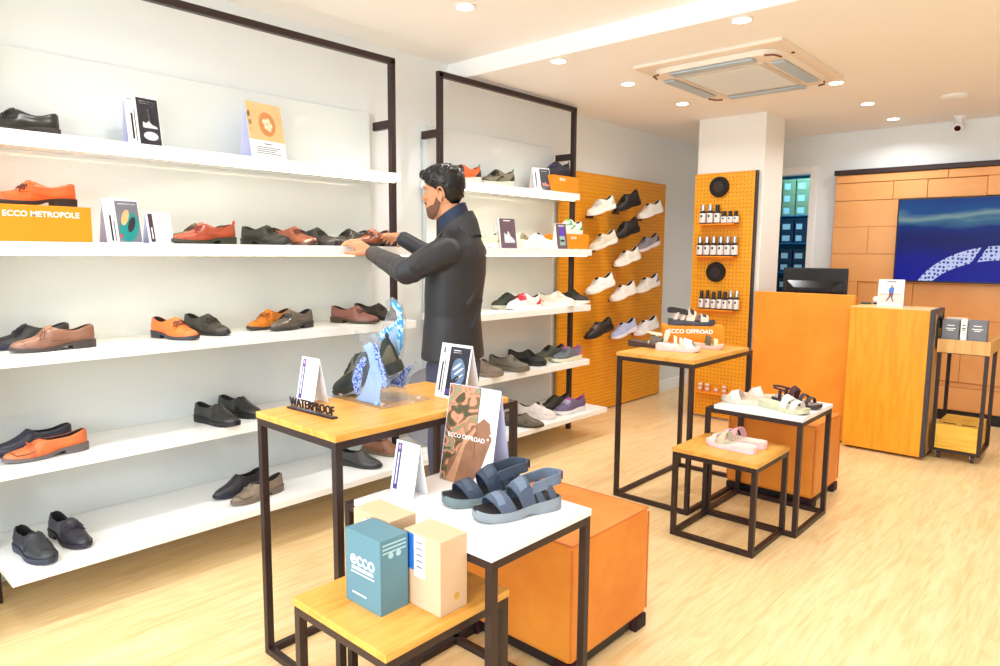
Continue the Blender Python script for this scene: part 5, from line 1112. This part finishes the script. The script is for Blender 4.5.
# --- hair
hb=B(); NZ=16; rings=[]
def hl_z(ang):  # hairline height for an angle (0 = front)
    a=abs((ang+PI)%(2*PI)-PI)
    if a<.55: return .196
    if a<1.05: return .196-.04*(a-.55)/.5
    if a<1.45: return .156-.012*(a-1.05)/.4
    if a<1.9: return .146-.05*(a-1.45)/.45
    return .096-.040*min(1,(a-1.9)/.5)
na=40
for i in range(NZ+1):
    u=i/NZ; ring=[]
    for j in range(na):
        ang=2*PI*j/na; z0=hl_z(ang); z=z0+(.249-z0)*u; off=.004+.014*min(1,u*2.2)+.006*u; p=hpt(min(z,.2489),ang,off*(1 if u<.9 else .6)); p.z+=.020*u**1.5
        ring.append(HP@p)
    rings.append(ring)
hb.loft(rings)
random.seed(11)
for k in range(420):
    ang=random.uniform(-PI,PI); z0=hl_z(ang); u=random.random()**.7; z=min(z0+.012+(.245-z0)*u,.246); top=(z-.16)/.09
    if top<0.0 and random.random()<.5: continue
    r_=random.uniform(.008,.014) if top>.3 else random.uniform(.006,.010)
    p=hpt(z,ang,.014+.006*max(0,top)); p.z+=.014*max(0,top)
    hb.sphere(HP@p,r_,8,sc=(1,1,random.uniform(.6,1)))
for k in range(16):
    a=random.uniform(-.8,.8); p=hpt(.205+random.uniform(-.004,.03),a,.022+random.uniform(-.004,.010)); p.z+=.012; hb.sphere(HP@p,random.uniform(.009,.014),8)
hair=hb.build('hair',HAIR,man,True,angle=180); remesh(hair,.0036,1)
# stubble beard, brows, eyes
def bslab(nm,zf0,zf1,a0,a1,off,th,m,nu=24,nv=8):
    def fn(u,v,o): 
        a=a0+(a1-a0)*u; z0=zf0(a); z1=zf1(a); return HP@hpt(z0+(z1-z0)*v,a,off+o)
    return B().slab(fn,nu,nv,th).build(nm,m,man,True,angle=60)
bslab('beard',lambda a:-.003+.02*max(0,abs(a)-1.2),lambda a:.048+.018*min(1,abs(a)/1.2)+.062*min(1,max(0,(abs(a)-1.30)/.30)),-1.74,1.74,.0006,.0018,BEARD,40,8)
B().tube([HP@Vector(p) for p in ((.088,-.026,.072),(.102,-.012,.084),(.105,0,.087),(.102,.012,.084),(.088,.026,.072))],.0045,6).build('moustache',BEARD,man,True)
for sg in (1,-1):
    B().tube([HP@Vector(p) for p in ((.094,sg*.012,.160),(.091,sg*.032,.166),(.076,sg*.052,.158))],[.003,.004,.002],6).build('eyebrow',HAIR,man,True)
    ey=B().sphere(HP@Vector((.0775,sg*.031,.140)),.0100,12).build('eye',mat('eye_white',(176,164,154),.3,noise=.02),man,True)
    B().sphere(HP@Vector((.0845,sg*.032,.139)),.0056,8).build('iris',mat('iris_brown',(40,24,18),.2,noise=.02),ey,True)
    B().tube([HP@Vector(p) for p in ((.090,sg*.020,.1465),(.0935,sg*.032,.1485),(.084,sg*.043,.1455))],.0018,6).build('eyelid',SKIN,man,True)
# --- blazer
jb=B()
jb.loft([ering((.005,0,.925),.150,.205,28),ering((.005,0,.95),.150,.203,28),ering((.005,0,1.03),.142,.190,28),ering((.005,0,1.14),.134,.178,28),ering((-.002,0,1.25),.138,.190,28),ering((-.012,0,1.35),.140,.203,28),ering((-.022,0,1.43),.130,.205,28,),ering((-.034,0,1.485),.108,.180,28),ering((-.040,0,1.525),.088,.135,28),ering((-.036,0,1.56),.076,.095,28),ering((-.032,0,1.60),.068,.072,28)])
def sleeve(S_,E_,W_,sg):
    d1=(E_-S_).normalized(); d2=(W_-E_).normalized()
    jb.tube([S_+Vector((0,-sg*.06,.0)),S_+Vector((0,0,-.005)),S_+(E_-S_)*.3,S_+(E_-S_)*.62,S_+(E_-S_)*.88,E_,E_+(W_-E_)*.15,E_+(W_-E_)*.45,E_+(W_-E_)*.75,W_-d2*.018],[.075,.074,.069,.062,.058,.060,.058,.052,.046,.043],18)
    # creases
    for f,r_ in ((.80,.061),(.93,.061)):
        c=S_+(E_-S_)*f; u=d1.cross(Vector((0,0,1))).normalized(); w=d1.cross(u)
        jb.tube([c+(u*math.cos(t)+w*math.sin(t))*r_+d1*.015*math.sin(2*t) for t in [i*PI/5 for i in range(7)]],.005,6)
    for f,r_ in ((.12,.059),(.28,.056),(.62,.050)):
        c=E_+(W_-E_)*f; u=d2.cross(Vector((0,0,1))).normalized(); w=d2.cross(u)
        jb.tube([c+(u*math.cos(t)+w*math.sin(t))*r_+d2*.018*math.cos(t) for t in [1+i*PI/5 for i in range(7)]],.0045,6)
sleeve(SH_L,el,wl,1); sleeve(SH_R,er,wr,-1)
# back creases and vent
for a,b_ in (((-.145,.02,1.30),(-.120,.13,1.18)),((-.14,-.03,1.22),(-.13,.08,1.08))): jb.tube([a,((a[0]+b_[0])/2-.003,(a[1]+b_[1])/2,(a[2]+b_[2])/2),b_],.006,6)
jk=jb.build('blazer',BLZ,man,True,angle=180); remesh(jk,.0075,3)
# collar of the blazer, shirt collar
def cring(z,a,b_,cx,n=32,t0=-PI,t1=PI): return [(cx+a*math.cos(t),b_*math.sin(t),z) for t in [t0+(t1-t0)*i/n for i in range(n+1)]]
def band(nm,m,rows,th):
    def fn(u,v,o):
        r0=rows[0];r1=rows[1];r2=rows[2]; t=PI-2.35+4.7*u
        z=[r[0] for r in rows]; k=v*2; i=min(1,int(k)); w=k-i
        A=rows[i]; Bb=rows[i+1]; q=[A[j]*(1-w)+Bb[j]*w for j in range(4)]
        lean=(.095 if nm=='shirt_collar' else .12)*(1+math.cos(t))*.5
        return Vector((q[3]+(q[1]+o)*math.cos(t),(q[2]+o)*math.sin(t),q[0]-lean))
    return B().slab(fn,36,6,th).build(nm,m,man,True,angle=60)
band('blazer_collar',BLZ2,[(1.535,.100,.116,-.030),(1.612,.088,.080,-.022),(1.652,.079,.070,-.010)],.008)
band('shirt_collar',NAVY,[(1.590,.078,.074,-.010),(1.655,.070,.064,.004),(1.692,.066,.060,.014)],.006)
for sg in (1,-1):
    B().loft([[(.03,sg*.075,1.545),(.05,sg*.055,1.548),(.095,sg*.04,1.50),(.085,sg*.085,1.48)],[(.10,sg*.05,1.42),(.118,sg*.03,1.42),(.135,sg*.02,1.30),(.130,sg*.04,1.30)]]).build('lapel',BLZ2,man,bevel=.003)
for W_,E_ in ((wl,el),(wr,er)):
    d=(W_-E_).normalized(); B().tube([W_-d*.03,W_-d*.010],[.0335,.032],18).build('shirt_cuff',NAVY,man,True)
d=(wl-el).normalized(); u=d.cross(Vector((0,0,1))).normalized()
for k in range(3):
    c=wl-d*(.03+.016*k)-Vector((0,0,.040))+u*.012*0; B().sphere(c,.0065,8,sc=(1,1,.6)).build('sleeve_button',mat('sleeve_button_brown',(120,96,86),.3,noise=.05),man,True)
# trousers
tb=B(); tb.loft([ering((0,0,1.0),.118,.165,24),ering((0,0,.92),.125,.172,24),ering((0,0,.84),.115,.165,24)])
for sg,fx in ((1,.02),(-1,-.03)):
    tb.loft([ering((0,sg*.082,.90),.112,.088,20),ering((.005,sg*.088,.78),.102,.088,20),ering((.012,sg*.09,.62),.084,.078,20),ering((.02+fx*.5,sg*.092,.48),.072,.068,20),ering((fx,sg*.095,.28),.064,.060,20),ering((fx-.01,sg*.098,.12),.060,.056,20),ering((fx-.005,sg*.098,.075),.064,.058,20)])
trs=tb.build('trousers',TRO,man,True,angle=180); remesh(trs,.009,2)
for sg,fx in ((1,.02),(-1,-.03)):
    b=B(); rs=[]
    for t,w,h in ((0,.018,.03),(.05,.034,.045),(.2,.044,.055),(.4,.044,.075),(.55,.040,.10),(.75,.038,.11),(.95,.036,.10),(1,.028,.09)):
        x=fx+.19-.29*t; rs.append([(x,sg*.105+w*math.cos(k*2*PI/16),.012+(h/2)*(1+math.sin(k*2*PI/16))) for k in range(16)])
    b.loft(rs); so=b.build('shoe',mat('black_shoe_leather',(26,24,26),.3,noise=.05),man,True,angle=60)
    rs=[[(fx+.192-.295*t,sg*.105+w*sd,z) for sd,z in ((1,.0),(1,.018),(-1,.018),(-1,0))] for t,w in ((0,.018),(.05,.034),(.2,.046),(.4,.045),(.55,.040),(.75,.039),(.95,.036),(1,.026))]
    B().loft(rs).build('shoe_sole',BLACK,so)
